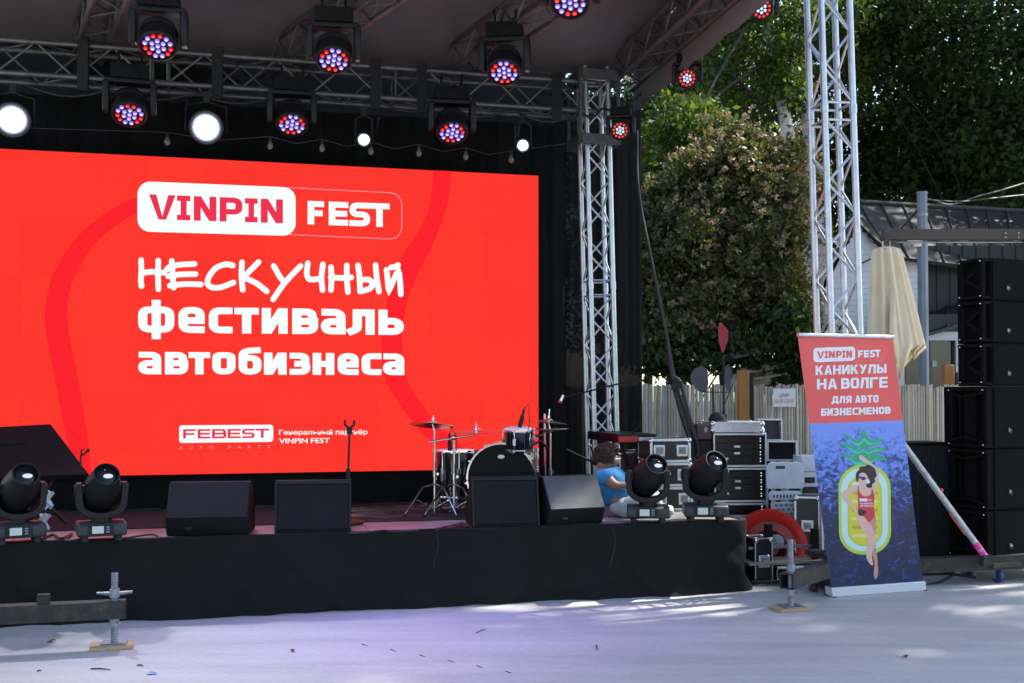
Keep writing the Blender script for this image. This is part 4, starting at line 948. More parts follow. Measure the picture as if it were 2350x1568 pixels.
for (px, py, lb) in ((100, 1200, 'crumpled white film caught behind the leftmost moving head lamp'), (108, 1148, 'scrap of pale film behind the left moving head lamps')):
    q0 = at(px, py, 8.0)
    tag(MB().grid(5, 6, lambda a, b: q0 + Vector(((a - .5) * .07 + .02 * math.sin(b * 9), .02 * math.sin(a * 11 + b * 5), (b - .5) * .13 + .01 * math.sin(a * 13)))).build('plastic_film', wcl, smooth=20), lb, 'film')
th = at(1405, 1212, ORG.y)  # hanging thin cord over the skirt
for (px, lb) in ((1000, 'thin pale cord hanging over the skirt below the drum kit'), (1406, 'thin pale cord hanging over the skirt below the sunlit wedge monitor')):
    P = []
    for k in range(12):
        q = atv(px + 6 * math.sin(k * .4), lerp(1212 if px > 1200 else 1220, 1300, k / 11), -.075 - .03 * k / 11); P.append(q)
    tag(MB().tube(P, .0013, 5).build('hanging_cable', pmat('pale_cord', (.06, .055, .05), .8)), lb, 'cord')

# ---- seated person
def skinned(name, joints, edges, mat, parent, sub=2, root=0):
    me = bpy.data.meshes.new(name); M = ROOTM[root_of(parent).name].inverted()
    me.from_pydata([tuple(M @ Vector(p)) for p, r in joints], edges, []); me.materials.append(mat)
    o = link(name, me, parent)
    md = o.modifiers.new('skin', 'SKIN'); md.use_smooth_shade = True
    for i, (p, r) in enumerate(joints):
        sv = me.skin_vertices[0].data[i]; sv.radius = (r, r) if not isinstance(r, tuple) else r; sv.use_root = (i == root)
    s_ = o.modifiers.new('sub', 'SUBSURF'); s_.levels = sub; s_.render_levels = sub
    return o
def ensure_skin(me):
    pass
YP = 8.98
hipz = atz(1425, 1192, DECK); person = thing('person', 'person with curly brown hair, blue T-shirt and white trousers sitting on the deck', 'person', hipz, 0)
skinm = pmat('skin', (0.42, 0.22, 0.15), 0.5, c2=(0.36, 0.18, 0.12), scale=30)
blue = pmat('blue_cotton', (0.06, 0.30, 0.60), 0.85, c2=(0.045, 0.24, 0.50), scale=9, bump=0.3, bscale=25)
white = pmat('white_cotton', (0.72, 0.73, 0.76), 0.85, c2=(0.62, 0.63, 0.67), scale=7, bump=0.3, bscale=25)
A3 = lambda x, y, dy: at(x, y, YP + dy)
J = {'hip': A3(1430, 1163, 0), 'waist': A3(1416, 1130, .03), 'chest': A3(1393, 1098, .07), 'neck': A3(1388, 1072, .04), 'head': A3(1400, 1054, .0), 'crown': A3(1396, 1044, .01),
     'shN': A3(1383, 1090, -.13), 'elN': A3(1413, 1116, -.16), 'haN': A3(1447, 1113, -.16), 'shF': A3(1398, 1086, .24), 'elF': A3(1432, 1112, .24), 'haF': A3(1458, 1115, .12),
     'hpN': A3(1432, 1166, -.10), 'knN': A3(1500, 1138, -.10), 'anN': A3(1514, 1184, -.08), 'toN': A3(1540, 1189, -.08), 'hpF': A3(1432, 1164, .10), 'knF': A3(1500, 1128, .14), 'anF': A3(1512, 1178, .14), 'toF': A3(1538, 1184, .14)}
order = ['hip', 'waist', 'chest', 'neck', 'head', 'crown', 'shN', 'elN', 'haN', 'shF', 'elF', 'haF', 'hpN', 'knN', 'anN', 'toN', 'hpF', 'knF', 'anF', 'toF']
rad = dict(hip=.10, waist=.095, chest=.125, neck=.05, head=.086, crown=.066, shN=.062, elN=.038, haN=.026, shF=.05, elF=.036, haF=.026, hpN=.075, knN=.056, anN=.036, toN=.026, hpF=.075, knF=.056, anF=.036, toF=.026)
E_ = [('hip', 'waist'), ('waist', 'chest'), ('chest', 'neck'), ('neck', 'head'), ('head', 'crown'), ('chest', 'shN'), ('shN', 'elN'), ('elN', 'haN'), ('chest', 'shF'), ('shF', 'elF'), ('elF', 'haF'), ('hip', 'hpN'), ('hpN', 'knN'), ('knN', 'anN'), ('anN', 'toN'), ('hip', 'hpF'), ('hpF', 'knF'), ('knF', 'anF'), ('anF', 'toF')]
joints = [(J[k], rad[k]) for k in order]; edges = [(order.index(a), order.index(b)) for a, b in E_]
for hn in ('haN', 'haF'):                                        # palm and five bent fingers
    h0 = J[hn]; i0 = order.index(hn)
    joints.append((h0 + Vector((.045, 0, -.005)), (.022, .014))); ip = len(joints) - 1; edges.append((i0, ip))
    for k, (dy, L) in enumerate(((-.026, .062), (-.009, .072), (.009, .068), (.026, .055), (-.034, .045))):
        th_ = k == 4; b0 = (h0 + Vector((.012, dy * .8, 0))) if th_ else (h0 + Vector((.07, dy, -.004)))
        joints.append((b0, .0095)); a_ = len(joints) - 1; edges.append((ip, a_))
        d1_ = Vector((.5, -.6, -.2)) if th_ else Vector((1, dy * 3, -.45)); d2_ = Vector((.8, -.1, -.5)) if th_ else Vector((.35, 0, -1))
        joints.append((b0 + d1_.normalized() * L * .55, .0085)); edges.append((a_, len(joints) - 1))
        joints.append((b0 + d1_.normalized() * L * .55 + d2_.normalized() * L * .45, .007)); edges.append((len(joints) - 2, len(joints) - 1))
hd_ = J['head']
for (off, r) in ((Vector((.075, -.01, -.03)), .016), (Vector((.005, -.078, -.008)), .016)):
    joints.append((hd_ + off, r)); edges.append((order.index('head'), len(joints) - 1))
skinned('body', joints, edges, skinm, person)
sh = ['waist', 'chest', 'neckb', 'shN', 'slN', 'shF', 'slF', 'hem']
SJ = {'waist': J['waist'], 'chest': J['chest'], 'neckb': J['chest'].lerp(J['neck'], .55), 'shN': J['shN'], 'slN': J['shN'].lerp(J['elN'], .62), 'shF': J['shF'], 'slF': J['shF'].lerp(J['elF'], .6), 'hem': J['waist'].lerp(J['hip'], .75)}
SR = dict(waist=.148, chest=.160, neckb=.088, shN=.092, slN=.080, shF=.080, slF=.066, hem=.155)
skinned('shirt', [(SJ[k], SR[k]) for k in sh], [(0, 1), (1, 2), (1, 3), (3, 4), (1, 5), (5, 6), (0, 7)], blue, person, root=1)
tj = ['hip', 'belt', 'hpN', 'knN', 'cuN', 'hpF', 'knF', 'cuF']
TJ = {'hip': J['hip'], 'belt': J['hip'].lerp(J['waist'], .35), 'hpN': J['hpN'], 'knN': J['knN'], 'cuN': J['knN'].lerp(J['anN'], .8), 'hpF': J['hpF'], 'knF': J['knF'], 'cuF': J['knF'].lerp(J['anF'], .8)}
TRd = dict(hip=.142, belt=.135, hpN=.092, knN=.070, cuN=.052, hpF=.092, knF=.070, cuF=.052)
skinned('trousers', [(TJ[k], TRd[k]) for k in tj], [(0, 1), (0, 2), (2, 3), (3, 4), (0, 5), (5, 6), (6, 7)], white, person)
hairm = pmat('curly_hair', (0.030, 0.014, 0.008), 0.6, c2=(0.065, 0.026, 0.012), scale=60)
mb = MB(); rnd = random.Random(3); hc = J['head'] + Vector((-.025, .01, .03))
for k in range(420):
    u_, v_ = rnd.random() * 2 * math.pi, math.acos(1 - 1.5 * rnd.random()); d = Vector((math.sin(v_) * math.cos(u_), math.sin(v_) * math.sin(u_), math.cos(v_)))
    if d.x > .45 and d.z < .45: continue
    c = hc + Vector((d.x * .104, d.y * .110, d.z * .090)); e1 = d.orthogonal().normalized(); e2 = d.cross(e1)
    a0 = rnd.random() * 6; rr = .010 + .010 * rnd.random()
    mb.tube([c + (e1 * math.cos(a0 + j * .9) + e2 * math.sin(a0 + j * .9)) * rr + d * (.004 * j - .012) for j in range(8)], .0045, 5)
mb.build('hair', hairm, person, world=True)
MB().tube([hd_ + Vector((.03, -.078, .004)), hd_ + Vector((.07, -.06, .006)), hd_ + Vector((.085, -.02, .004))], .005, 6).build('glasses', pmat('pale_frame', (.75, .7, .6), .4), person, world=True)
for f_ in ('N', 'F'):
    a_, t_ = J['an' + f_], J['to' + f_]
    skinned('shoe', [(Vector((a_.x, a_.y, DECK + .06)), .045), (Vector((a_.x + .05, a_.y, DECK + .045)), .042), (Vector((t_.x + .03, t_.y, DECK + .036)), .032)], [(0, 1), (1, 2)], pmat('shoe_canvas', (.5, .5, .5), .8), person)
# ================================================================ right of the stage
rackb = pmat('rack_black', (0.006, 0.006, 0.0065), 0.3, c2=(0.010, 0.010, 0.011), scale=12)
ledw = emat('tiny_white_led', (0.9, 0.95, 1.0), 1.2 * EK)
ptext = pmat('white_print', (0.7, 0.7, 0.72), 0.5)
def zat(y, Y): return at(1700, y, Y).z
YR = 9.6
def ampstack():
    x0, x1 = at(1634, 1000, YR).x, at(1757, 1000, YR).x; w = x1 - x0; cx = (x0 + x1) / 2; rz = R(3)
    specs = [(1187, 1154.5, 'lowest amplifier rack of the stack behind the right moving head', False), (1152.6, 1073.5, 'middle amplifier rack of the stack with white print', True), (1072, 994, 'top amplifier rack of the stack with white print', True)]
    for i, (yb, yt, lb, prn) in enumerate(specs):
        z0, z1 = zat(yb, YR), zat(yt, YR); h = z1 - z0 - .003
        t = thing('amplifier_rack', lb, 'amp rack', (cx + .006 * (2 - i), YR + .22, z0), rz, 'amplifier racks stacked beside the stage')
        w2 = w; e = .022; d = .42
        for sx in (-1, 1): MB().box((sx * (w2 - .012) / 2, 0, h / 2), (.012, d, h - .01)).build('side_wall', caseb, t)
        MB().box((0, .02, h / 2), (w2 - .03, d - .06, h - .03)).build('amplifier', rackb, t)
        for z in (.009, h - .009): MB().box((0, 0, z), (w2 - .024, d, .016)).build('case_panel', caseb, t)
        for sx in (-1, 1): MB().box((sx * (w2 - e * .5) / 2, -d / 2, h / 2), (e * .6, .02, h - .02)).build('edge_profile', casealu, t, bevel=.002)
        for z in (.008, h - .008): MB().box((0, -d / 2 - .001, z), (w2 - .004, .022, .018)).build('edge_profile', casealu, t, bevel=.002)
        n = 4 if prn else 2
        for k in range(n):
            zf = .03 + (h - .06) * (k + .5) / n
            MB().box((0, -d / 2 + .045, zf), (w2 - .05, .012, (h - .06) / n - .006)).build('front_panel', rackb, t, bevel=.002)
            MB().cyl((w2 * .30, -d / 2 + .036, zf), (w2 * .30, -d / 2 + .015, zf), .012, n=12).build('knob', BLKM, t)
            mb = MB()
            for q in range(2): mb.box((w2 * .41, -d / 2 + .037, zf - .012 + .024 * q), (.006, .006, .010))
            mb.build('indicator', ledw, t)
            if k in (1, 2) and prn: MB().box((-.015, -d / 2 + .037, zf), (.052, .006, .018)).build('label_strip', ptext, t)
        if prn:
            ar = Art(t.matrix_local @ Vector((0, -d / 2 + .036, 0)), Matrix.Rotation(rz, 3, 'Z') @ Vector((0, -1, 0)), 0.0)
            py = lerp(yb, yt, .20); fonttext('TEHNOFREGAT', (1681 + 2 * (2 - i), py + 3), (1717 + 2 * (2 - i), py + 1.5), 4.5, ar, 'maker_print', ptext, t, .001, .02)
            MB().box((-.105 + .0, -d / 2 + .036, .03 + (h - .06) * .17), (.018, .004, .02)).build('emblem', ptext, t)
    # lid and base cases
    z0, z1 = zat(992.5, YR), zat(968.5, YR)
    flightcase('bright aluminium case lid on top of the amplifier racks', (at(1691, 980, YR).x, YR + .22, z0), rz, w * .99, .42, z1 - z0, casealu, 0, edge=.014)
    z0, z1 = zat(1226, YR - .1), zat(1189, YR - .1)
    flightcase('silver-edged drawer case under the amplifier racks', (cx + .03, YR + .1, z0), rz, w * 1.05, .44, z1 - z0, caseb, 0, edge=.02)
    flightcase('black base case on the pavement carrying the amplifier stack', (cx + .02, YR + .12, 0.0), rz, w, .44, z0 - .002, caseb, 0, edge=.012)
ampstack()
brownp = pmat('brown_plastic', (0.10, 0.055, 0.05), 0.5, c2=(0.075, .04, .037), scale=20)
tbx = thing('tool_case', 'dusty brown plastic case perched left of the amplifier racks', 'case', (at(1614, 1058, 9.7).x, 9.75, 0.0), R(5))
z0, z1 = zat(1058, 9.7), zat(972, 9.7)
MB().box((0, 0, z0 + (z1 - z0) * .28), (.135, .2, (z1 - z0) * .55)).build('lower_shell', BLKP, tbx, bevel=.01)
MB().box((0, 0, z0 + (z1 - z0) * .78), (.142, .2, (z1 - z0) * .42)).build('upper_shell', brownp, tbx, bevel=.012)
MB().box((.005, -.106, z0 + (z1 - z0) * .84), (.02, .008, .05)).box((.005, -.108, z0 + (z1 - z0) * .84), (.036, .006, .018)).build('cross_latch', pmat('pale_latch', (.35, .33, .33), .5), tbx)
for sx in (-.05, .05): MB().box((sx, 0, z0 / 2), (.02, .12, z0)).build('stand_leg', BLKM, tbx)
dome = thing('felt_hat', 'round black felt hat lying on the aluminium case lid', 'hat', at(1646, 968, 9.75), R(10))
MB().lathe([(.078, 0), (.076, .03), (.062, .06), (.035, .08), (1e-6, .087)], 24).build('crown', pmat('cap_cloth', (.012, .012, .013), .85), dome)
MB().box((.0, -.085, .006), (.10, .08, .008)).build('brim', pmat('cap_cloth', (.012, .012, .013), .85), dome, bevel=.003)
# open lids beside the racks
def openlid(label, x0, x1, y0, y1, Y, inner):
    t = thing('case_lid', label, 'case lid', (at((x0 + x1) / 2, y1, Y).x, Y, 0), R(4)); z0, z1 = zat(y1, Y), zat(y0, Y); w = at(x1, y0, Y).x - at(x0, y0, Y).x; h = z1 - z0
    MB().box((0, .03, (z0 + z1) / 2), (w - .01, .012, h - .01)).build('inner_panel', inner, t)
    for (cx, cz, sx, sz) in ((0, z1 - .008, w, .016), (0, z0 + .008, w, .016), (-w / 2 + .008, (z0 + z1) / 2, .016, h - .032), (w / 2 - .008, (z0 + z1) / 2, .016, h - .032)):
        MB().box((cx, 0, cz), (sx, .075, sz)).build('rim', casealu, t, bevel=.002)
    for sx in (-1, 1): MB().box((sx * w * .4, .03, z0 / 2), (.04, .04, z0 - .004)).build('support_post', BLKM, t)
openlid('open grey-lined case lid standing behind the top amplifier rack', 1738, 1794, 961, 1012, 10.1, pmat('grey_felt', (.07, .07, .075), .9))
openlid('open black-lined case lid between the racks and the banner', 1757, 1828, 1011, 1058, 9.95, pmat('black_felt', (.008, .008, .008), .95))
# folding chair, folded flat
chw = pmat('white_plastic', (0.62, 0.66, 0.70), 0.4, c2=(.55, .59, .63), scale=10)
ch = thing('folding_chair', 'folded white plastic chair leaning beside the amplifier racks', 'chair', (at(1802, 1190, 9.45).x, 9.45, 0), R(6))
w = .335
def panel(z0, z1, hole=None, rr=.06, y=0.0, w=.335, name='backrest'):
    pts = []
    for (cx, cz, a0) in ((w / 2 - rr, z1 - rr, 0), (-w / 2 + rr, z1 - rr, 90), (-w / 2 + .02, z0 + .02, 180), (w / 2 - .02, z0 + .02, 270)):
        r2 = rr if cz > (z0 + z1) / 2 else .02
        for k in range(6): a = R(a0 + 18 * k); pts.append((cx + r2 * math.cos(a), cz + r2 * math.sin(a)))
    mb = MB(); n = len(pts)
    vs = [(x, y - .012, z) for x, z in pts] + [(x, y + .012, z) for x, z in pts]
    mb.add(vs, [tuple(range(n)), tuple(range(2 * n - 1, n - 1, -1))] + [(i, n + i, n + (i + 1) % n, (i + 1) % n) for i in range(n)])
    o = mb.build(name, chw, ch, bevel=.006); return o
zt1, zb1 = zat(1060.5, 9.45), zat(1122, 9.45)
panel(zb1, zt1); MB().box((-.045, -.011, zt1 - .045), (.085, .012, .026)).build('grip_slot', pmat('slot_brown', (.06, .045, .04), .7), ch, bevel=.01)
zt2, zb2 = zat(1127, 9.45), zat(1148, 9.45); panel(zb2, zt2, rr=.03, w=.295, name='seat_rail')
for k in range(8): MB().box((-.105 + .03 * k, -.010, lerp(zb2, zt2, .45)), (.016, .010, .028)).build('slot', pmat('slot_grey', (.12, .13, .15), .7), ch)
zt3, zb3 = zat(1152, 9.45), zat(1200, 9.45); panel(zb3, zt3, rr=.02, w=.255, name='seat')
for k in range(4):
    for j in range(5): MB().box((-.085 + .045 * j + (.02 if k % 2 else 0), -.010, lerp(zb3, zt3, .85 - .2 * k)), (.026, .010, .014)).build('hole', pmat('slot_grey', (.12, .13, .15), .7), ch)
for sx in (-1, 1): MB().tube([(sx * .155, .02, zt1 - .1), (sx * .15, .03, zb2), (sx * .14, .04, .02)], .012, 8).build('leg', pmat('grey_tube', (.28, .30, .33), .4, .4), ch)
# white boxes
wb = thing('cardboard_box', 'white cardboard box with a black grip beside the banner edge', 'box', (at(1856, 1080, 9.7).x, 9.75, 0), R(4))
z0, z1, zm = zat(1116, 9.7), zat(1046, 9.7), zat(1082, 9.7)
card = pmat('white_card', (.68, .70, .73), .7)
MB().box((0, 0, (z0 + zm) / 2), (.22, .25, zm - z0 - .002)).build('lower_carton', card, wb, bevel=.003)
MB().box((.01, 0, (zm + z1) / 2 + .002), (.20, .24, z1 - zm - .004)).build('upper_carton', card, wb, bevel=.003)
MB().box((-.02, -.128, z0 + .06), (.09, .012, .05)).build('grip', BLKP, wb, bevel=.006); MB().box((-.02, -.136, z0 + .06), (.055, .006, .02)).build('grip_slot', casered, wb)
MB().box((.06, -.1215, (zm + z1) / 2), (.03, .003, .07)).build('print', pmat('grey_print', (.35, .33, .32), .7), wb)
MB().box((0, 0, z0 / 2), (.24, .26, z0 - .004)).build('pedestal', caseb, wb)
# red reel
redp = pmat('red_plastic', (0.75, 0.014, 0.008), 0.35, c2=(0.60, 0.012, 0.008), scale=6)
rl = thing('cable_reel', 'bright red cable reel lying beside the stage end', 'cable reel', at(1766, 1256, 9.3), R(0))
z_r = zat(1256, 9.3)
Mr = Matrix.LocRotScale(Vector((0, .0, 0)), Vector((-.25, -1, .12)).to_track_quat('Z', 'Y'), None)
MB().lathe([(.315, .05), (.325, .03), (.325, -.01), (.315, -.02), (.22, -.025), (.22, .02), (.27, .04), (.315, .05)], 40, Mr).build('red_rim', redp, rl)
MB().lathe([(.225, -.01), (.05, -.02), (1e-6, -.02)], 30, Mr).build('flange', pmat('dark_red_plastic', (.50, .010, .008), .35), rl)
mb = MB()
for k in range(3): mb.lathe([(.08 + .022 * k, .0), (.091 + .022 * k, .012), (.102 + .022 * k, .0)], 30, Mr, cap=False)
mb.build('wound_cable', casered, rl)
MB().lathe([(.065, .0), (.06, .03), (1e-6, .034)], 20, Mr @ Matrix.Translation((.06, .05, 0))).build('hub', pmat('clear_grey', (.3, .31, .32), .2), rl)
for sx in (-.12, .12): MB().cyl((sx, .05, -.2), (sx, .08, -z_r), .014, n=8).build('stand_leg', BLKM, rl)
flightcase('squat black case standing at the stage corner under the trestle', (at(1742, 1300, 8.98).x, 9.0, 0.0), ANG, .16, .2, zat(1232, 8.98), caseb, 1, edge=.010)
flightcase('low black box lying under the bare plank', (at(1815, 1300, 9.12).x, 9.16, 0.0), ANG, .34, .2, zat(1296, 9.1), caseb, 0, edge=.010)
# black and red case near banner
flightcase('tall black case with dark red trim beside the banner foot', (at(1874, 1279, 9.1).x, 9.35, zat(1279, 9.1)), R(-18), .21, .30, zat(1143, 9.1) - zat(1279, 9.1), caseb, 1, edge=.016)
# low trestle platform
pl = thing('trestle_platform', 'low black trestle with a bare plank beside the stage end', 'platform', (at(1800, 1300, 8.95).x, 9.0, 0), ANG)
c0 = ROOTM[pl.name].translation
zr1, zr2 = zat(1257, 8.95), zat(1291, 8.95)
MB().box((.05, 0, zr1), (.72, .03, .022)).build('upper_rail', STEEL, pl); MB().box((.02, .05, zr2), (.72, .26, .024)).build('plank', pmat('worn_plank', (.36, .30, .24), .7, c2=(.26, .21, .17), scale=8, stretch=(1, 8, 1)), pl, bevel=.003)
for x in (-.14, .28): MB().box((x, -.02, .22), (.05, .05, .44 + (.1 if x < 0 else 0))).build('post', BLKM, pl)
MB().box((.02, .15, .06), (.7, .04, .04)).build('lower_rail', BLKM, pl)
MB().tube([(-.3, -.05, .03), (-.15, -.12, .03), (-.05, -.10, .035), (-.12, -.16, .025)], .018, 8).build('cable_tail', cab, pl)

# ---- tower base: outriggers, jacks, brace
rust = pmat('rusty_paint', (0.030, 0.028, 0.026), 0.7, 0.2, c2=(0.085, 0.055, 0.038), scale=16, bump=0.3, bscale=40, detail=8, ramp=(.5, .72))
def hollow(mb, a, b, s, wall=.008):
    a, b = Vector(a), Vector(b); d = (b - a).normalized(); x = d.cross(Vector((0, 0, 1))).normalized(); z = x.cross(d)
    o = [(-s, -s), (s, -s), (s, s), (-s, s)]; i = [(p * (1 - wall / s), q * (1 - wall / s)) for p, q in o]
    vs = []
    for P in (a, b):
        for ring in (o, i): vs += [P + x * p + z * q for p, q in ring]
    fs = []
    for k in range(4):
        j = (k + 1) % 4
        fs += [(k, j, 8 + j, 8 + k), (4 + j, 4 + k, 12 + k, 12 + j), (j, k, 4 + k, 4 + j), (8 + k, 8 + j, 12 + j, 12 + k)]
    return mb.add(vs, fs)
def jack(parent, p, zbeam, ztop, pad=True, k=1.0):
    """screw jack at ground point p (world)"""
    W3 = lambda x, y, z: Vector((p.x + x, p.y + y, z))
    scr = []
    z = 0.03
    while z < ztop:
        scr += [(.0215, z), (.0185, z + .006)]; z += .012
    MB().lathe([(1e-6, .03)] + scr + [(.020, ztop), (1e-6, ztop)], 14, Matrix.Translation((p.x, p.y, 0))).build('jack_screw', STEEL, parent, world=True)
    MB().box(W3(0, 0, .028), (.15, .15, .008), rotm('Z', ANG)).build('foot_plate', STEEL, parent, world=True)
    if pad: MB().box(W3(-.01, -.01, .012), (.25, .17, .022), rotm('Z', ANG * 1.3)).build('wooden_pad', WOOD, parent, world=True, bevel=.003)
    zn = zbeam + .095
    MB().cyl(W3(0, 0, zn - .022), W3(0, 0, zn + .028), .031, n=8).build('nut', STEEL, parent, world=True)
    for sx in (-1, 1): MB().cyl(W3(sx * .028, sx * .007, zn), W3(sx * .10, sx * .025, zn + .006), .013, .008, 8).build('nut_handle', STEEL, parent, world=True)
    MB().cyl(W3(0, 0, zbeam - .10), W3(0, 0, zbeam - .058), .030, n=14).build('socket', STEEL, parent, world=True)
    MB().cyl(W3(0, 0, zbeam - .08), W3(.05, -.045, zbeam - .075), .007, n=6).build('set_screw', STEEL, parent, world=True)
tw = Vector((rt.x + .02, 8.72, 0))
base = thing('tower_base', 'dark steel outrigger base with jacks under the bright truss tower', 'tower base', tw, 0)
j1 = atz(1815, 1393, 0.02); zb1_ = .205
hollow(MB(), Vector((j1.x - .035, j1.y - .02, zb1_)), Vector((tw.x, tw.y, zb1_)), .055).build('outrigger', rust, base, world=True)
jack(base, j1, zb1_, .50)
r0 = Vector((tw.x + .06, tw.y, .165)); r1 = r0 + EU * 2.3
hollow(MB(), r0, r1, .058).build('outrigger', rust, base, world=True)
MB().box(Vector((tw.x, tw.y, .27)), (.46, .46, .04), rotm('Z', ANG)).box(Vector((tw.x, tw.y, .1)), (.40, .40, .16), rotm('Z', ANG)).build('base_frame', rust, base, world=True)
b0 = at(1935, 830, 8.80); b1 = at(2262, 1279, 8.86)
MB().cyl(b0, b1, .0255, n=16).build('brace', pmat('scuffed_aluminium', (.50, .50, .49), .5, .5, c2=(.22, .21, .20), scale=30, detail=8, ramp=(.48, .75)), base, world=True)
d_ = (b1 - b0)
for f0, f1, nm in ((.925, .955, 'pink_tape'), (.965, .985, 'pink_tape')): MB().cyl(b0 + d_ * f0, b0 + d_ * f1, .0275, n=16).build(nm, pmat('pink_tape', (.80, .05, .32), .5), base, world=True)
MB().box(b0 + d_ * .995 + Vector((0, 0, -.03)), (.07, .06, .09), rotm('Z', ANG)).build('brace_shoe', rust, base, world=True)
op = pmat('orange_mark', (.75, .06, .03), .5); side_ = Vector((d_.z, 0, -d_.x)).normalized() * -1
MB().box(b0 + d_ * .82 + side_ * -.0245, (.004, .02, .22), d_.to_track_quat('Z', 'Y').to_matrix()).build('orange_mark', op, base, world=True)
MB().sphere(b0 + d_ * .665 + Vector((.028, 0, .012)), .016).build('orange_mark', op, base, world=True)
lbase = thing('outrigger', 'rusty steel beam with a grey screw jack on a pine pad', 'outrigger', atz(262, 1478, 0), 0)
j2 = atz(262, 1478, 0.02); zb2_ = at(262, 1398, j2.y).z
hollow(MB(), j2 + EU * .065 + Vector((0, 0, zb2_ - .02)), j2 - EU * 1.9 + Vector((0, 0, zb2_ - .02)), .0525).build('beam', rust, lbase, world=True)
jack(lbase, j2, zb2_, at(262, 1316, j2.y).z)
MB().box(j2 - EU * .405 + Vector((0, 0, zb2_ + .052)), (.068, .05, .075), rotm('Z', ANG)).build('lug', rust, lbase, world=True)

# ---- roll-up banner
TLb, BLb, BRb = at(1831, 772, 8.10), at(1908, 1352, 8.36), at(2118, 1337, 8.66)
bn = thing('rollup_banner', 'leaning roll-up banner with red heading over a pineapple float picture', 'banner', (BLb + BRb) / 2 - Vector((0, 0, (BLb.z + BRb.z) / 2)), 0)
ex = BRb - BLb; ey = TLb - BLb; nb = ex.cross(ey).normalized()
if nb.y > 0: nb = -nb
def bpt(s_, t_, o=0.0): return BLb + ex * s_ + ey * t_ + nb * o
blank = pmat('banner_back', (.55, .55, .55), .6)
redb = pmat('banner_red_print', (.74, .085, .078), .5, c2=(.78, .10, .092), scale=3)
mb = MB(); mb.add([bpt(0, 0, -.002), bpt(1, 0, -.002), bpt(1, 1, -.002), bpt(0, 1, -.002)], [(3, 2, 1, 0)]); mb.build('sheet', blank, bn, world=True)
BA = Art(BLb, nb, 0.0)
spl_l, spl_r = None, None
def edge_t(px, py):
    p = onplane(px, py, BLb, nb) - BLb; n2 = ex.cross(nb); return p.dot(n2) / ey.dot(n2)
ts_l, ts_r = edge_t(1855, 973), edge_t(2080, 964.7)
MB().ngon([bpt(0, ts_l), bpt(1, ts_r), bpt(1, 1), bpt(0, 1)]).build('red_field', redb, bn, world=True)
def watermat():
    m = bpy.data.materials.new('printed_water'); m.use_nodes = True; nt = m.node_tree; p = nt.nodes['Principled BSDF']; p.inputs['Roughness'].default_value = .5
    tc = nt.nodes.new('ShaderNodeTexCoord'); sp = nt.nodes.new('ShaderNodeSeparateXYZ'); nt.links.new(tc.outputs['Object'], sp.inputs[0])
    mp = nt.nodes.new('ShaderNodeMapping'); mp.inputs['Scale'].default_value = (1.0, 1.0, 1.7); mp.inputs['Rotation'].default_value = (0, .5, 0); nt.links.new(tc.outputs['Object'], mp.inputs[0])
    nz = nt.nodes.new('ShaderNodeTexNoise'); nz.inputs['Scale'].default_value = 11; nz.inputs['Detail'].default_value = 8; nz.inputs['Roughness'].default_value = .62; nz.inputs['Distortion'].default_value = 1.6
    nt.links.new(mp.outputs[0], nz.inputs['Vector'])
    mr = nt.nodes.new('ShaderNodeMapRange'); mr.inputs['From Min'].default_value = .55; mr.inputs['From Max'].default_value = 1.35; mr.inputs['To Min'].default_value = -.17; mr.inputs['To Max'].default_value = .24
    nt.links.new(sp.outputs['Z'], mr.inputs['Value'])
    ad = nt.nodes.new('ShaderNodeMath'); ad.operation = 'ADD'; nt.links.new(nz.outputs['Fac'], ad.inputs[0]); nt.links.new(mr.outputs[0], ad.inputs[1])
    rp = nt.nodes.new('ShaderNodeValToRGB'); e = rp.color_ramp.elements; e[0].position = .36; e[0].color = (.008, .015, .055, 1); e[1].position = .50; e[1].color = (.028, .065, .26, 1)
    e2 = e.new(.60); e2.color = (.13, .24, .68, 1); e3 = e.new(.72); e3.color = (.18, .28, .76, 1)
    nt.links.new(ad.outputs[0], rp.inputs[0]); nt.links.new(rp.outputs[0], p.inputs['Base Color']); return m
MB().ngon([bpt(0, 0), bpt(1, 0), bpt(1, ts_r), bpt(0, ts_l)]).build('water_field', watermat(), bn, world=True)
bw = pmat('banner_white', (.78, .78, .80), .5)
y6 = lambda x, y: (x * .23968 + 1789.2, y * .23968 + 714.2)
y7 = lambda x, y: (x * .26366 + 1789.2, y * .26366 + 1014.9)
BA.polys('logo_plate', [rrect(*y6(322, 352), y6(722, 0)[0], y6(0, 489)[1], y6(0, 340)[1], y6(0, 476)[1], 8.5)], bw, bn, .0012)
XY = lambda ch, a, b: (ch, y6(a, 0)[0], y6(b, 0)[0])
BA.word([XY('V', 357, 425), XY('I', 428, 463), XY('N', 470, 528), XY('P', 538, 592), XY('I', 598, 630), XY('N', 637, 692)], (y6(357, 386), y6(692, 376)), (y6(357, 453), y6(692, 445)), 4.6, 3.8, 'letter', redb, bn, .0020)
BA.word([XY('F', 750, 798), XY('E', 806, 855), XY('S', 862, 912), XY('T', 912, 964)], (y6(750, 376), y6(964, 370)), (y6(750, 445), y6(964, 440)), 4.4, 4.0, 'letter', bw, bn, .0012)
a1 = rrect(*y6(690, 343), y6(1006, 0)[0], y6(0, 480)[1], y6(0, 332)[1], y6(0, 470)[1], 8.5); a2 = rrect(y6(690, 0)[0], y6(0, 346)[1], y6(1002, 0)[0], y6(0, 477)[1], y6(0, 335)[1], y6(0, 467)[1], 8)
BA.polys('logo_outline', [[a1[i], a1[(i + 1) % 28], a2[(i + 1) % 28], a2[i]] for i in range(28)], pmat('banner_pink', (.75, .25, .25), .5), bn, .0008)
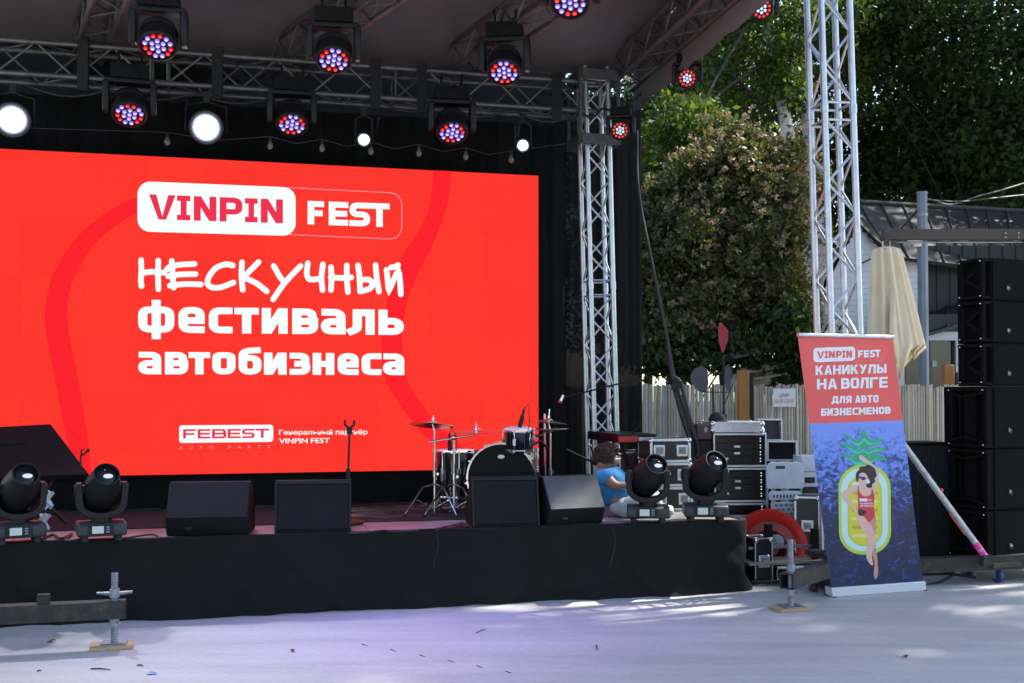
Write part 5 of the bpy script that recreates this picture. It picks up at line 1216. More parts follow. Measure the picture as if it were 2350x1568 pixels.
def spread(txt, x0, x1, gap=.13, wid=None):
    ws = [(1.25 if c in 'МЫД' else 1.0) for c in txt if c != ' ']; tot = sum(ws) + gap * (len(ws) - 1); k = (x1 - x0) / tot; out = []; x = x0
    for c, w_ in zip(txt, ws): out.append(XY(c, x, x + w_ * k)); x += (w_ + gap) * k
    return out
BA.word(spread('КАНИКУЛЫ', 343, 1022), (y6(345, 522), y6(1022, 507)), (y6(345, 613), y6(1022, 592)), 5.4, 4.6, 'letter', bw, bn, .0012)
BA.word(spread('НА', 357, 550) + spread('ВОЛГЕ', 588, 1034), (y6(357, 650), y6(1034, 629)), (y6(357, 750), y6(1034, 733)), 6.2, 5.0, 'letter', bw, bn, .0012)
BA.word(spread('ДЛЯ', 497, 688) + spread('АВТО', 722, 946), (y6(497, 816), y6(946, 802)), (y6(497, 884), y6(946, 873)), 4.4, 3.7, 'letter', bw, bn, .0012)
BA.word(spread('БИЗНЕСМЕНОВ', 396, 1062), (y6(396, 934), y6(1062, 914)), (y6(396, 1004), y6(1062, 982)), 4.4, 3.7, 'letter', bw, bn, .0012)
# float: leaves, ring and figure, printed flat
gr1 = pmat('print_green', (.02, .36, .16), .5); gr2 = pmat('print_mint', (.06, .52, .42), .5); lime = pmat('print_lime', (.50, .60, .05), .5); yel = pmat('print_yellow', (.68, .58, .03), .5)
pale = pmat('print_pale_blue', (.55, .76, .74), .5); fles = pmat('print_skin', (.74, .45, .35), .5); fles2 = pmat('print_skin_shade', (.56, .29, .21), .5)
hairp = pmat('print_hair', (.022, .013, .012), .5); suit = pmat('print_swimsuit', (.60, .045, .055), .5); dk = pmat('print_dark', (.02, .02, .035), .5); navy = pmat('print_sunglasses', (.03, .04, .22), .5)
def curvepoly(name, pts, mat, lay, zf=y7, n=6): BA.polys(name, [smoothloop([zf(*p) for p in pts], n)], mat, bn, lay)
def smoothloop(P, n):
    P = [Vector(p) for p in P]; N = len(P); out = []
    for i in range(N):
        a, b, c, d = P[i - 1], P[i], P[(i + 1) % N], P[(i + 2) % N]
        for k in range(n):
            t = k / n; out.append(tuple(0.5 * ((2 * b) + (c - a) * t + (2 * a - 5 * b + 4 * c - d) * t * t + (3 * b - a - 3 * c + d) * t ** 3)))
    return out
LV = 0.0006
curvepoly('leaf_print', [(580, 1375), (640, 1372), (700, 1390), (740, 1400), (800, 1405), (860, 1395), (930, 1375), (990, 1395), (1030, 1425), (960, 1425), (900, 1440), (870, 1480), (720, 1480), (690, 1430), (640, 1395)], gr1, LV, y6)
curvepoly('leaf_print', [(578, 1275), (640, 1265), (700, 1295), (760, 1325), (800, 1310), (850, 1330), (920, 1300), (980, 1310), (1032, 1335), (960, 1350), (900, 1380), (800, 1400), (710, 1385), (660, 1320)], gr1, LV + .0002, y6)
curvepoly('leaf_print', [(595, 1180), (650, 1185), (720, 1235), (770, 1220), (790, 1160), (805, 1122), (825, 1160), (850, 1215), (900, 1235), (960, 1220), (1012, 1238), (950, 1260), (900, 1290), (800, 1310), (720, 1290), (660, 1220)], gr1, LV + .0004, y6)
for (pts, l2) in (([(650, 1205), (720, 1262), (770, 1258), (805, 1215), (850, 1255), (900, 1265), (960, 1242), (900, 1272), (850, 1280), (805, 1245), (770, 1285), (715, 1280)], .0008), ([(630, 1290), (700, 1325), (750, 1345), (800, 1325), (850, 1350), (920, 1325), (970, 1335), (900, 1350), (850, 1370), (800, 1345), (750, 1368), (700, 1350)], .0008), ([(630, 1395), (690, 1420), (740, 1450), (800, 1440), (870, 1440), (940, 1400), (890, 1445), (850, 1470), (740, 1475), (690, 1440)], .0008)): curvepoly('leaf_highlight', pts, gr2, LV + l2, y6)
def oblong(x0, y0, x1, y1, rad_, sk=0.0):
    out = []
    for (cx, cy, a0) in ((x1 - rad_, y0 + rad_, 270), (x1 - rad_, y1 - rad_, 0), (x0 + rad_, y1 - rad_, 90), (x0 + rad_, y0 + rad_, 180)):
        for k in range(9): a = R(a0 + 11.25 * k); out.append((cx + rad_ * math.cos(a) + sk * (cy - y0), cy + rad_ * math.sin(a)))
    return [y7(*p) for p in out]
BA.polys('float_ring', [oblong(508, 198, 962, 978, 200, .012)], lime, bn, LV + .0010)
BA.polys('float_highlight', [oblong(533, 228, 936, 948, 178, .012)], pale, bn, LV + .0012)
BA.polys('float_inner_edge', [oblong(585, 290, 888, 905, 135, .012)], lime, bn, LV + .0014)
BA.polys('float_bed', [oblong(602, 310, 872, 890, 120, .012)], yel, bn, LV + .0016)
for k in range(7):
    BA.polys('float_tube', [oblong(625, 350 + 75 * k, 855, 380 + 75 * k, 14, .012)], pmat('print_gold', (.50, .40, .015), .5) if k % 2 else pale if k in (0,) else pmat('print_cream', (.74, .70, .22), .5), bn, LV + .0018)
F0 = LV + .0022
curvepoly('figure_leg', [(780, 660), (835, 650), (838, 740), (832, 830), (838, 930), (850, 1030), (855, 1140), (832, 1192), (816, 1150), (822, 1050), (790, 930), (770, 830)], fles2, F0)
curvepoly('figure_leg', [(668, 628), (730, 650), (775, 700), (812, 760), (835, 830), (825, 900), (800, 980), (812, 1065), (785, 1060), (755, 1010), (752, 960), (765, 900), (758, 830), (715, 760), (680, 690)], fles, F0 + .0004)
curvepoly('figure_arm', [(690, 375), (640, 380), (575, 415), (540, 455), (560, 505), (610, 555), (650, 600), (690, 625), (692, 600), (655, 570), (620, 520), (595, 470), (640, 440), (690, 420)], fles, F0 + .0004)
curvepoly('figure_arm', [(800, 400), (815, 330), (822, 265), (770, 195), (700, 155), (688, 120), (715, 117), (745, 140), (800, 185), (845, 232), (860, 262), (855, 350), (835, 430), (810, 470)], fles, F0 + .0004)
curvepoly('figure_chest', [(690, 370), (740, 360), (790, 385), (800, 470), (700, 470)], fles, F0 + .0006)
curvepoly('figure_hair', [(690, 240), (700, 215), (740, 208), (770, 195), (800, 210), (828, 232), (835, 260), (842, 290), (825, 318), (828, 345), (805, 365), (800, 392), (772, 398), (752, 385), (745, 340), (720, 290), (690, 300), (680, 335), (668, 345), (660, 300), (668, 262)], hairp, F0 + .0008)
curvepoly('figure_face', [(690, 285), (720, 265), (755, 285), (765, 330), (745, 375), (712, 375), (690, 345)], fles, F0 + .0010)
curvepoly('figure_suit', [(685, 380), (692, 430), (735, 470), (790, 455), (800, 400), (822, 470), (815, 560), (825, 640), (775, 695), (735, 650), (690, 620), (680, 500), (676, 420)], suit, F0 + .0012)
curvepoly('sunglasses', [(678, 298), (705, 298), (735, 303), (750, 312), (735, 330), (712, 330), (702, 315), (682, 320)], navy, F0 + .0014)
curvepoly('earring', [(760, 320), (775, 325), (782, 348), (768, 362), (750, 345)], pale, F0 + .0014)
curvepoly('bag', [(680, 585), (720, 590), (752, 605), (735, 630), (690, 638)], dk, F0 + .0014)
BA.polys('suit_plate', [[y7(692, 490), y7(760, 490), y7(760, 515), y7(692, 515)]], bw, bn, F0 + .0016)
fonttext('КАНИКУЛЫ', y7(697, 540), y7(808, 538), 3.2, BA, 'suit_print', bw, bn, F0 + .0016, .03); fonttext('НА ВОЛГЕ', y7(697, 562), y7(808, 562), 4.0, BA, 'suit_print', bw, bn, F0 + .0016, .03); fonttext('FEST', y7(764, 512), y7(803, 511), 4.0, BA, 'suit_print', bw, bn, F0 + .0016, .01)
# rails and foot
MB().tube([bpt(-.002, 1.006, .004), bpt(1.002, 1.006, .004)], .016, 10).build('top_rail', ALU, bn, world=True)
dbox = lambda s0, s1, t0, t1, o0, o1: MB().add([bpt(s0, t0, o0), bpt(s1, t0, o0), bpt(s1, t1, o0), bpt(s0, t1, o0), bpt(s0, t0, o1), bpt(s1, t0, o1), bpt(s1, t1, o1), bpt(s0, t1, o1)], [(3, 2, 1, 0), (4, 5, 6, 7), (0, 1, 5, 4), (1, 2, 6, 5), (2, 3, 7, 6), (3, 0, 4, 7)])
dbox(-.012, 1.012, -.031, .006, -.07, .02).build('base_cassette', pmat('white_aluminium', (.72, .73, .74), .35, .3), bn, world=True, bevel=.004)
for s_ in (-.008, .985): dbox(s_, s_ + .03, -.045, -.028, -.09, .025).build('end_cap', BLKP, bn, world=True)
MB().cyl(bpt(.5, .02, -.03), bpt(.5, 1.0, -.015), .008, n=8).build('support_pole', ALU, bn, world=True)
# castor under banner-side gear
cst = thing('castor', 'dark red castor wheel on the pavement left of the banner foot', 'castor', atz(1866, 1358, 0), R(20))
MB().cyl((-.02, 0, .042), (.02, 0, .042), .042, n=20).build('wheel', pmat('red_rubber', (.10, .015, .018), .6), cst, bevel=.006); MB().box((0, .02, .09), (.06, .05, .02)).box((-.03, .01, .07), (.006, .03, .06)).box((.03, .01, .07), (.006, .03, .06)).build('fork', STEEL, cst)

# ---- loudspeaker stacks
spk = pmat('speaker_paint', (0.0040, 0.0042, 0.0046), 0.7, c2=(0.0065, 0.0065, 0.007), scale=30, bump=0.3, bscale=300, spec=0.05)
spg = pmat('speaker_baffle', (0.006, 0.0045, 0.0045), 0.8, c2=(0.009, 0.0065, 0.006), scale=14, spec=0.08)
cornr = at(2281, 1290, 9.0)
def cabinet(label, zlo, zhi, kind, x_shift=0.0):
    """nearest vertical edge at the corner; the baffle faces left, the plain side faces right"""
    t = thing('line_array_speaker' if kind == 'top' else 'subwoofer', label, 'loudspeaker', (cornr.x + x_shift, cornr.y, zlo), R(24), 'loudspeakers in the right stack')
    h = zhi - zlo - .004; w = .9; d = .52 if kind == 'sub' else .36
    MB().box((w / 2, d / 2, h / 2), (w, d, h)).build('cabinet', spk, t, bevel=.006)
    MB().box((w / 2, -.003, h / 2), (w - .03, .008, h - .03)).build('side_panel', spk, t, bevel=.003)
    MB().lathe([(.022, 0), (.02, .006), (1e-6, .007)], 14, Matrix.LocRotScale(Vector((.19, -.007, h * .28)), Vector((0, -1, 0)).to_track_quat('Z', 'Y'), None)).build('logo_badge', BLKP, t)
    MB().box((.175, -.012, h * .30), (.012, .010, .034)).box((.185, -.016, h * .30), (.022, .008, .010)).build('latch', STEEL, t, bevel=.003)
    # baffle on the left face (local -x): recessed frame, slots, ribs
    fl = 0.40 if kind == 'sub' else .26
    bf = MB()
    if kind == 'sub':
        bf.box((-.04, -.0 + fl / 2 - .0, .02), (.08, fl, .03)).box((-.04, fl / 2, h - .02), (.08, fl, .03)).box((-.03, .02, h / 2), (.06, .035, h - .05)).box((-.03, fl - .02, h / 2), (.06, .035, h - .05)).box((-.02, fl * .5, h / 2), (.04, fl * .30, h - .1)).box((-.02, fl * .78, h / 2), (.04, .02, h - .1))
    else:
        for s_ in (0, 1):
            bf.box((-.05, fl / 2, .02 + (h - .04) * s_), (.10, fl, .025))
        bf.box((-.06, fl * .12, h / 2), (.04, .03, h - .04)).box((-.06, fl * .9, h / 2), (.03, .03, h - .04))
        bf.box((-.06, fl * .5, h * .38), (.03, fl * .85, .03), rotm('X', .5)).box((-.06, fl * .5, h * .62), (.03, fl * .85, .03), rotm('X', -.5))
    bf.build('baffle_frame', spg, t, bevel=.004)
    if kind == 'sub':
        MB().tube([(-.085, .03, h - .055), (-.10, fl * .5, h - .09), (-.085, fl - .03, h - .055)], .012, 8).build('arched_rib', spg, t); MB().tube([(-.085, .03, .055), (-.10, fl * .5, .09), (-.085, fl - .03, .055)], .012, 8).build('arched_rib', spg, t)
    for (y, z) in ((.02, .03), (.02, h - .03), (fl - .02, .03), (fl - .02, h - .03)): MB().sphere((-.088 if kind == 'sub' else -.10, y, z), .007, 8, 6).build('bolt', CHROME, t)
    return t
ys = [1290, 1172, 1030, 886, 786, 688, 590]; Yc = cornr.y
zs = [at(2281, y, Yc).z for y in ys]
cabinet('lowest subwoofer of the stack at the right frame edge', zs[0], zs[1], 'sub'); cabinet('middle subwoofer of the stack at the right frame edge', zs[1], zs[2], 'sub'); cabinet('uppermost subwoofer of the stack at the right frame edge', zs[2], zs[3], 'sub')
cabinet('lowest line array speaker standing on the subwoofers', zs[3], zs[4], 'top'); cabinet('middle line array speaker standing on the subwoofers', zs[4], zs[5], 'top'); cabinet('topmost line array speaker of the right stack', zs[5], zs[6], 'top')
ls = thing('grille_speaker', 'black grille-fronted speaker between the banner and the subwoofers', 'loudspeaker', (at(2130, 1290, 9.35).x, 9.35, .10), R(10))
hh_ = zat(1016, 9.35) - .10
MB().box((0, .2, hh_ / 2), (.50, .4, hh_)).build('cabinet', spk, ls, bevel=.008); MB().box((0, -.006, hh_ / 2), (.46, .014, hh_ - .05)).build('grille', grille, ls, bevel=.004)
mb = MB()
for k in range(5): mb.box((-.2 + .1 * k, -.015, hh_ / 2), (.006, .006, hh_ - .08))
mb.build('grille_bars', BLKM, ls)
MB().box((0, .2, -.05), (.48, .38, .1)).build('plinth', BLKM, ls)
# dolly with castors
dl = thing('speaker_dolly', 'wheeled dolly with blue castors under the subwoofer stack', 'dolly', (cornr.x, cornr.y, 0), R(24))
zd = zs[0]
MB().box((.42, .24, zd - .02), (1.0, .62, .036)).build('board', pmat('dark_plywood', (.05, .035, .025), .7), dl, bevel=.003)
bluew = pmat('blue_castor_rubber', (.015, .035, .13), .5)
for (x, y) in ((.04, .0), (-.22, .12), (.45, -.02), (.85, .0), (.04, .5), (.85, .5)):
    if x == -.22: x, y = .02, .30
    zr = min(.075, (zd - .04) * .42)
    MB().cyl((x - .02, y, zr), (x + .02, y, zr), zr, n=22).build('castor_wheel', bluew, dl, bevel=.006)
    MB().box((x - .032, y + .015, zr * 1.35), (.006, .05, zr * 1.5)).box((x + .032, y + .015, zr * 1.35), (.006, .05, zr * 1.5)).box((x, y + .02, zd - .05), (.08, .08, .02)).cyl((x - .034, y, zr), (x + .034, y, zr), .010, n=8).build('castor_fork', CHROME, dl)
tag(MB().tube([at(2125, 1345, 8.9), at(2160, 1335, 8.95), at(2190, 1318, 9.05), at(2215, 1322, 9.05), at(2240, 1325, 9.0)], .012, 8).build('floor_cable', cab), 'black cable sagging under the outrigger beside the blue castors', 'cable')

# ---- strap bundle dropping from the canopy corner
P = [at(1462, 300, 10.3), at(1466, 440, 10.1), at(1500, 620, 9.9), at(1528, 760, 9.8), at(1546, 872, 9.75), at(1570, 960, 9.7), at(1592, 1035, 9.6), at(1575, 1100, 9.55), at(1560, 1165, 9.5)]
Q = smoothpts(P, 50)
sb2 = thing('cable_bundle', 'black cable bundle dropping from the canopy corner to the racks', 'cable', P[-1], 0)
MB().tube(Q, [.014 + .020 * min(1, max(0, (k - 18) / 12)) for k in range(51)], 8).build('main_bundle', cab, sb2, world=True)
Q2 = smoothpts([at(1548, 868, 9.72), at(1562, 880, 9.7), at(1580, 950, 9.66), at(1600, 1020, 9.58), at(1600, 1050, 9.55)], 30); MB().tube(Q2, .017, 8).build('second_bundle', cab, sb2, world=True)
MB().box(at(1552, 884, 9.7), (.07, .06, .10), rotm('Y', .3)).build('ratchet', BLKM, sb2, world=True, bevel=.006)
# ---- wind spinner with paddle blades
ws = thing('wind_spinner', 'wind spinner with one red and two grey paddle blades on thin poles', 'wind spinner', (at(1664, 1170, 9.9).x, 9.9, DECK * 0 ), 0)
YS = 9.9
w3 = lambda x, y, dy=0: at(x, y, YS + dy)
MB().cyl(Vector((w3(1664, 1000).x, YS, .0)), w3(1660, 815), .012, .009, 8).build('mast', BLKM, ws, world=True)
MB().cyl(Vector((w3(1640, 1000).x, YS, .0)), w3(1636, 880), .010, .008, 8).build('second_mast', BLKM, ws, world=True)
def blade(pts, name, mat, off=.0):
    P = [w3(x, y, off) for x, y in pts]; n = len(P); MB().add([p for p in P] + [p + Vector((0, .012, 0)) for p in P], [tuple(range(n)), tuple(range(2 * n - 1, n - 1, -1))] + [(i, n + i, n + (i + 1) % n, (i + 1) % n) for i in range(n)]).build(name, mat, ws, world=True, smooth=0)
z8 = lambda x, y: ((x / 3.1367 + 1900) * .75176, (y / 3.136 + 900) * .75176)
blade([z8(930, 268), z8(945, 264), z8(1012, 335), z8(1014, 430), z8(980, 520), z8(972, 552), z8(955, 552), z8(948, 520), z8(925, 450), z8(922, 330)], 'red_blade', pmat('blade_red', (.33, .008, .02), .45))
bgry = pmat('blade_grey', (.055, .057, .065), .5)
blade([z8(650, 780), z8(690, 710), z8(760, 680), z8(812, 710), z8(825, 850), z8(800, 930), z8(755, 935), z8(660, 840)], 'grey_blade', bgry, .02)
blade([z8(985, 690), z8(1018, 665), z8(1045, 730), z8(1040, 850), z8(1030, 922), z8(1008, 920), z8(980, 850)], 'grey_blade', bgry, -.02)
MB().tube([w3(*z8(770, 932)), w3(*z8(1025, 932))], .005, 6).tube([w3(*z8(1060, 850)), w3(*z8(975, 1060)), w3(*z8(955, 1140))], .005, 6).build('cross_wire', BLKM, ws, world=True)
MB().box(w3(1661, 962), (.05, .05, .10)).build('clamp', BLKM, ws, world=True, bevel=.006)
# ================================================================ behind the stage
# ---- bamboo fence
canem = [pmat('bamboo_%s' % n, c, .65, c2=c2, scale=14, stretch=(4, 4, .5)) for n, c, c2 in (('straw', (.58, .50, .38), (.46, .38, .28)), ('grey', (.44, .40, .35), (.33, .30, .26)), ('tan', (.42, .33, .23), (.32, .25, .17)), ('pale', (.58, .54, .46), (.46, .42, .35)))]
YF = 13.6
def fence(label, x0, x1, ytop, Y=YF, seed=1):
    a, b = at(x0, ytop, Y), at(x1, ytop, Y); t = thing('bamboo_fence', label, 'fence', (a.x, Y, 0), R(0)); rn = random.Random(seed)
    x = 0.0; L = b.x - a.x; protos = []
    for k in range(10):
        r = .0165 + .004 * rn.random(); H = a.z - .02 + .05 * (rn.random() - .4); z = 0; prof = [(r, 0)]
        z = .12 + .2 * rn.random()
        while z < H - .05: prof += [(r, z - .008), (r * 1.09, z), (r * .97, z + .008)]; z += .30 + .16 * rn.random()
        prof += [(r * .96, H)]
        protos.append((MB().lathe(prof, 8).mesh('cane', canem[k % 4]), r))
    while x < L:
        me, r = protos[rn.randrange(10)]; lean = (rn.random() - .5) * .008
        link('cane', me, t, M=Matrix.Translation((x + r, (rn.random() - .5) * .015, 0)) @ Matrix.Rotation(lean, 4, 'Y') @ Matrix.Rotation(rn.random() * 6, 4, 'Z')); x += 1.86 * r
    for z in (.3, 1.2): MB().box((L / 2, .045, z), (L, .03, .05)).build('rail', WOOD, t)
    return t
fence('pale bamboo cane fence behind the amplifier racks', 1462, 1850, 882)
fence('pale bamboo cane fence behind the banner and speakers', 1850, 2420, 884, YF + .02, 5)
fence('shaded bamboo cane fence behind the black side drape', 1240, 1460, 884, YF + .03, 9)
orw = pmat('oiled_timber', (.42, .17, .035), .55, c2=(.30, .11, .02), scale=7, stretch=(6, 6, .7))
for (x0, x1, yt, yb, Y, lb) in ((1693, 1717, 850, 960, 13.35, 'orange-stained timber post in front of the bamboo fence'), (2164, 2186, 838, 885, 14.1, 'orange-stained timber post rising behind the fence by the doorway')):
    a = at((x0 + x1) / 2, yt, Y); w = at(x1, yt, Y).x - at(x0, yt, Y).x
    t = thing('timber_post', lb, 'post', (a.x, Y, 0), 0, 'timber posts along the fence'); MB().box((0, 0, a.z / 2), (w, w, a.z)).build('shaft', orw, t, bevel=.006)
    MB().box((0, 0, .15), (w + .03, w + .03, .3)).build('shoe', BLKM, t); MB().box((w * .75, -.01, a.z * .55), (w * .4, .05, a.z * .8)).build('dark_batten', BLKM, t)
sgn = thing('fence_sign', 'small white sign on the bamboo fence reading БАНЯ У РЕКИ', 'sign', at(1800, 934, YF - .06), 0)
sw = at(1826, 934, YF - .06).x - at(1774.5, 934, YF - .06).x; shh = zat(892, YF) - zat(934, YF)
MB().box((0, 0, shh / 2), (sw, .012, shh)).build('board', pmat('sign_white', (.72, .73, .78), .5), sgn, bevel=.002)
SGA = Art(at(1800, 934, YF - .066), Vector((0, -1, 0)), .002); oprint = pmat('sign_orange', (.62, .22, .08), .5)
fonttext('БАНЯ У РЕКИ', (1779, 926), (1821, 924.5), 9.0, SGA, 'lettering', oprint, sgn, .001, .0)
for k in range(4): SGA.polys('emblem_stroke', roundstroke([(1791 + 4.5 * k, 910), (1793 + 4.5 * k, 904 - (k % 2) * 2), (1796 + 4.5 * k, 908)], 1.2), oprint, sgn, .001 + .0002 * k)
SGA.polys('emblem_stroke', roundstroke([(1789, 911), (1800, 909), (1811, 909)], 1.2), oprint, sgn, .002)

# ---- white boarded house with dark metal roof
sid = pmat('white_weatherboard', (.80, .82, .84), .6, c2=(.74, .76, .79), scale=6, stretch=(1, 1, 6))
dark = pmat('dark_cladding', (.011, .012, .016), .5, c2=(.016, .017, .021), scale=5)
seamr = pmat('dark_metal_roof', (.035, .037, .042), .42, .4, c2=(.05, .052, .056), scale=3)
hs = thing('house', 'white boarded house with a dark standing seam roof behind the parasol', 'house', (at(2050, 880, 17).x, 17, 0), 0)
YH = 17.0
Z = lambda y, Y=YH: at(1700, y, Y).z
X = lambda x, Y=YH: at(x, 800, Y).x
# gable wall of lapped boards
wall = MB().box(((X(1905) + X(2115)) / 2, YH + .10, Z(600) / 2), (X(2115) - X(1905), .12, Z(600))).build('gable_core', dark, hs, world=True)
apx, apz = X(1972), Z(512)
z = 0.3; step = .088 * 1.0
def gable_span(z):
    zl = Z(640); l, r_2 = X(1895), X(2115)
    if z <= zl: return l, r_2
    # left slope to the apex, right slope down to the eave then level up to the dark beam
    t = (z - zl) / (apz - zl)
    lx = lerp(l, apx, t); zr = Z(575); rx = r_2 if z < Z(560) - 0.15 else lerp(X(2034), apx, max(0, (z - zr) / (apz - zr)))
    return lx, rx
while z < apz:
    l, r_2 = gable_span(z + step)
    if r_2 - l > .05: MB().prism([(-.018, 0), (0, step), (.02, step), (.02, 0)], r_2 - l, Matrix.Translation(((l + r_2) / 2, YH, z))).build('weatherboard', sid, hs, world=True)
    z += step
# main roof slope
rp = [at(1962, 466, YH + 1.5), at(2460, 494, YH + 3.2), at(2460, 640, YH + .2), at(2036, 586, YH - .35)]
def roofquad(a, b): return rp[0].lerp(rp[1], a).lerp(rp[3].lerp(rp[2], a), b)
nr = (rp[1] - rp[0]).cross(rp[3] - rp[0]).normalized()
if nr.z < 0: nr = -nr
mb = MB(); mb.add([p for p in rp] + [p - nr * .06 for p in rp], [(0, 1, 2, 3), (7, 6, 5, 4), (0, 4, 5, 1), (1, 5, 6, 2), (2, 6, 7, 3), (3, 7, 4, 0)]); ro = mb.build('roof', seamr, hs, world=True)
for k in range(11):
    a_ = (k + .15) / 10.5
    if a_ < 1: MB().tube([roofquad(a_, 0) + nr * .012, roofquad(a_, 1) + nr * .012], .02, 5).build('standing_seam', seamr, ro, world=True)
MB().tube([rp[0] + nr * .02, rp[1] + nr * .02], .05, 8).build('ridge_cap', seamr, ro, world=True)
# verge over the gable
MB().add([rp[0], at(1890, 650, YH - .1), at(1890, 668, YH - .1), at(1970, 512, YH - .05), at(2034, 590, YH - .3), at(2040, 575, YH - .38)], [(0, 1, 2, 3), (0, 3, 4, 5)]).build('verge_board', dark, ro, world=True)
# dark wall part
x0, x1 = X(2118), X(2460)
MB().box(((x0 + x1) / 2, YH + .3, Z(560) / 2), (x1 - x0, .2, Z(560))).build('dark_wall', dark, hs, world=True)
for k in range(12): MB().box((x0 + .1 + k * .21, YH + .19, Z(560) / 2 + .6), (.02, .02, Z(560) - 1.2)).build('cladding_batten', dark, hs, world=True)
# lean-to roof and doorway front
lp = [at(2015, 762, YH - .3), at(2225, 700, YH + .25), at(2225, 770, YH - .9), at(2010, 800, YH - .9)]
lp = [at(2080, 668 + 60, YH + .2), at(2300, 640, YH + .25), at(2300, 716, YH - 1.0), at(2012, 792, YH - 1.0)]
lp = [at(2060, 748, YH + .18), at(2290, 662, YH + .18), at(2330, 706, YH - .9), at(2020, 796, YH - .9)]
mb = MB(); mb.add([p for p in lp] + [p - Vector((0, 0, .05)) for p in lp], [(0, 1, 2, 3), (7, 6, 5, 4), (0, 4, 5, 1), (1, 5, 6, 2), (2, 6, 7, 3), (3, 7, 4, 0)]); lo = mb.build('lean_to_roof', seamr, hs, world=True)
for k in range(7): MB().tube([lp[0].lerp(lp[1], (k + .5) / 7) + Vector((0, 0, .02)), lp[3].lerp(lp[2], (k + .5) / 7) + Vector((0, 0, .02))], .016, 5).build('standing_seam', seamr, lo, world=True)
YD = YH - .75
MB().box(((X(2010, YD) + X(2340, YD)) / 2, YD - .02, (Z(722, YD) + Z(762, YD)) / 2), (X(2340, YD) - X(2010, YD), .10, Z(722, YD) - Z(762, YD))).build('fascia', dark, hs, world=True)
whw = pmat('white_render', (.62, .64, .67), .7, c2=(.55, .57, .60), scale=3)
for (xa, xb, ya, yb) in ((2040, 2072, 762, 900), (2190, 2345, 762, 900), (2072, 2190, 762, 782)): MB().box(((X(xa, YD) + X(xb, YD)) / 2, YD, (Z(ya, YD) + Z(yb, YD)) / 2), (X(xb, YD) - X(xa, YD), .12, Z(ya, YD) - Z(yb, YD))).build('front_wall', whw, hs, world=True)
dg = pmat('dark_glass', (.02, .025, .024), .08, spec=.8)
dr = MB().box(((X(2072, YD) + X(2190, YD)) / 2, YD + .04, (Z(782, YD) + Z(900, YD)) / 2), (X(2190, YD) - X(2072, YD), .03, Z(782, YD) - Z(900, YD))).build('glass_door', dg, hs, world=True)
for xa in (2074, 2132, 2188): MB().box((X(xa, YD), YD + .01, (Z(782, YD) + Z(900, YD)) / 2), (.035, .04, Z(782, YD) - Z(900, YD))).build('door_frame', dark, dr, world=True)
MB().box((X(2145, YD), YD + .015, Z(835, YD)), (.07, .01, .09)).build('notice', pmat('pale_notice', (.35, .42, .40), .6), dr, world=True)
for yy in (795, 836): MB().box((X(2202, YD), YD - .07, Z(yy, YD)), (.10, .03, .02)).build('hinge', BLKM, hs, world=True)

# ---- small white porch behind the fence
pc = thing('porch', 'low white porch with a dark roof behind the bamboo fence', 'building', (at(1750, 880, 15.5).x, 15.5, 0), 0)
YQ = 15.4
q_ = [at(1648, 838, YQ), at(1860, 800, YQ + .6), at(1860, 826, YQ), at(1648, 858, YQ - .3)]
rfp = [at(1620, 838, YQ - .6), at(1900, 778, YQ - .3), at(1900, 800, YQ + 1.2), at(1620, 815, YQ + 1.2)]
mb = MB(); mb.add(rfp + [p + Vector((0, 0, .09)) for p in rfp], [(3, 2, 1, 0), (4, 5, 6, 7), (0, 1, 5, 4), (1, 2, 6, 5), (2, 3, 7, 6), (3, 0, 4, 7)]); mb.build('roof', seamr, pc, world=True)
ppts = [(1662, 848), (1880, 806), (1880, 832), (1712, 858), (1712, 900), (1662, 900)]
P = [at(x, y, YQ) for x, y in ppts]; mb = MB(); n = len(P); mb.add(P + [p + Vector((0, .1, 0)) for p in P], [tuple(range(n)), tuple(range(2 * n - 1, n - 1, -1))] + [(i, n + i, n + (i + 1) % n, (i + 1) % n) for i in range(n)]); mb.build('white_frame', whw, pc, world=True)
MB().box((at(1790, 870, YQ + .08).x, YQ + .12, Z(866, YQ)), (1.05, .05, .5)).build('window', dg, pc, world=True)
MB().tube([at(1726, 870, YQ - .01), at(1812, 857, YQ - .01)], .018, 6).tube([at(1812, 842, YQ - .01), at(1812, 900, YQ - .01)], .02, 6).tube([at(1728, 868, YQ - .01), at(1728, 900, YQ - .01)], .016, 6).build('window_frame', whw, pc, world=True)
# dark awning left of the porch
aw = [at(1478, 862, 14.6), at(1640, 862, 14.6), at(1600, 846, 15.6), at(1478, 852, 15.6)]
tag(MB().grid(12, 4, lambda a, b: aw[0].lerp(aw[1], a).lerp(aw[3].lerp(aw[2], a), b) + Vector((0, 0, .10 * math.sin(a * 3.0) + .0))).build('awning', pmat('awning_cloth', (.05, .043, .036), .8)), 'dull brown awning sheet just above the bamboo fence', 'awning')

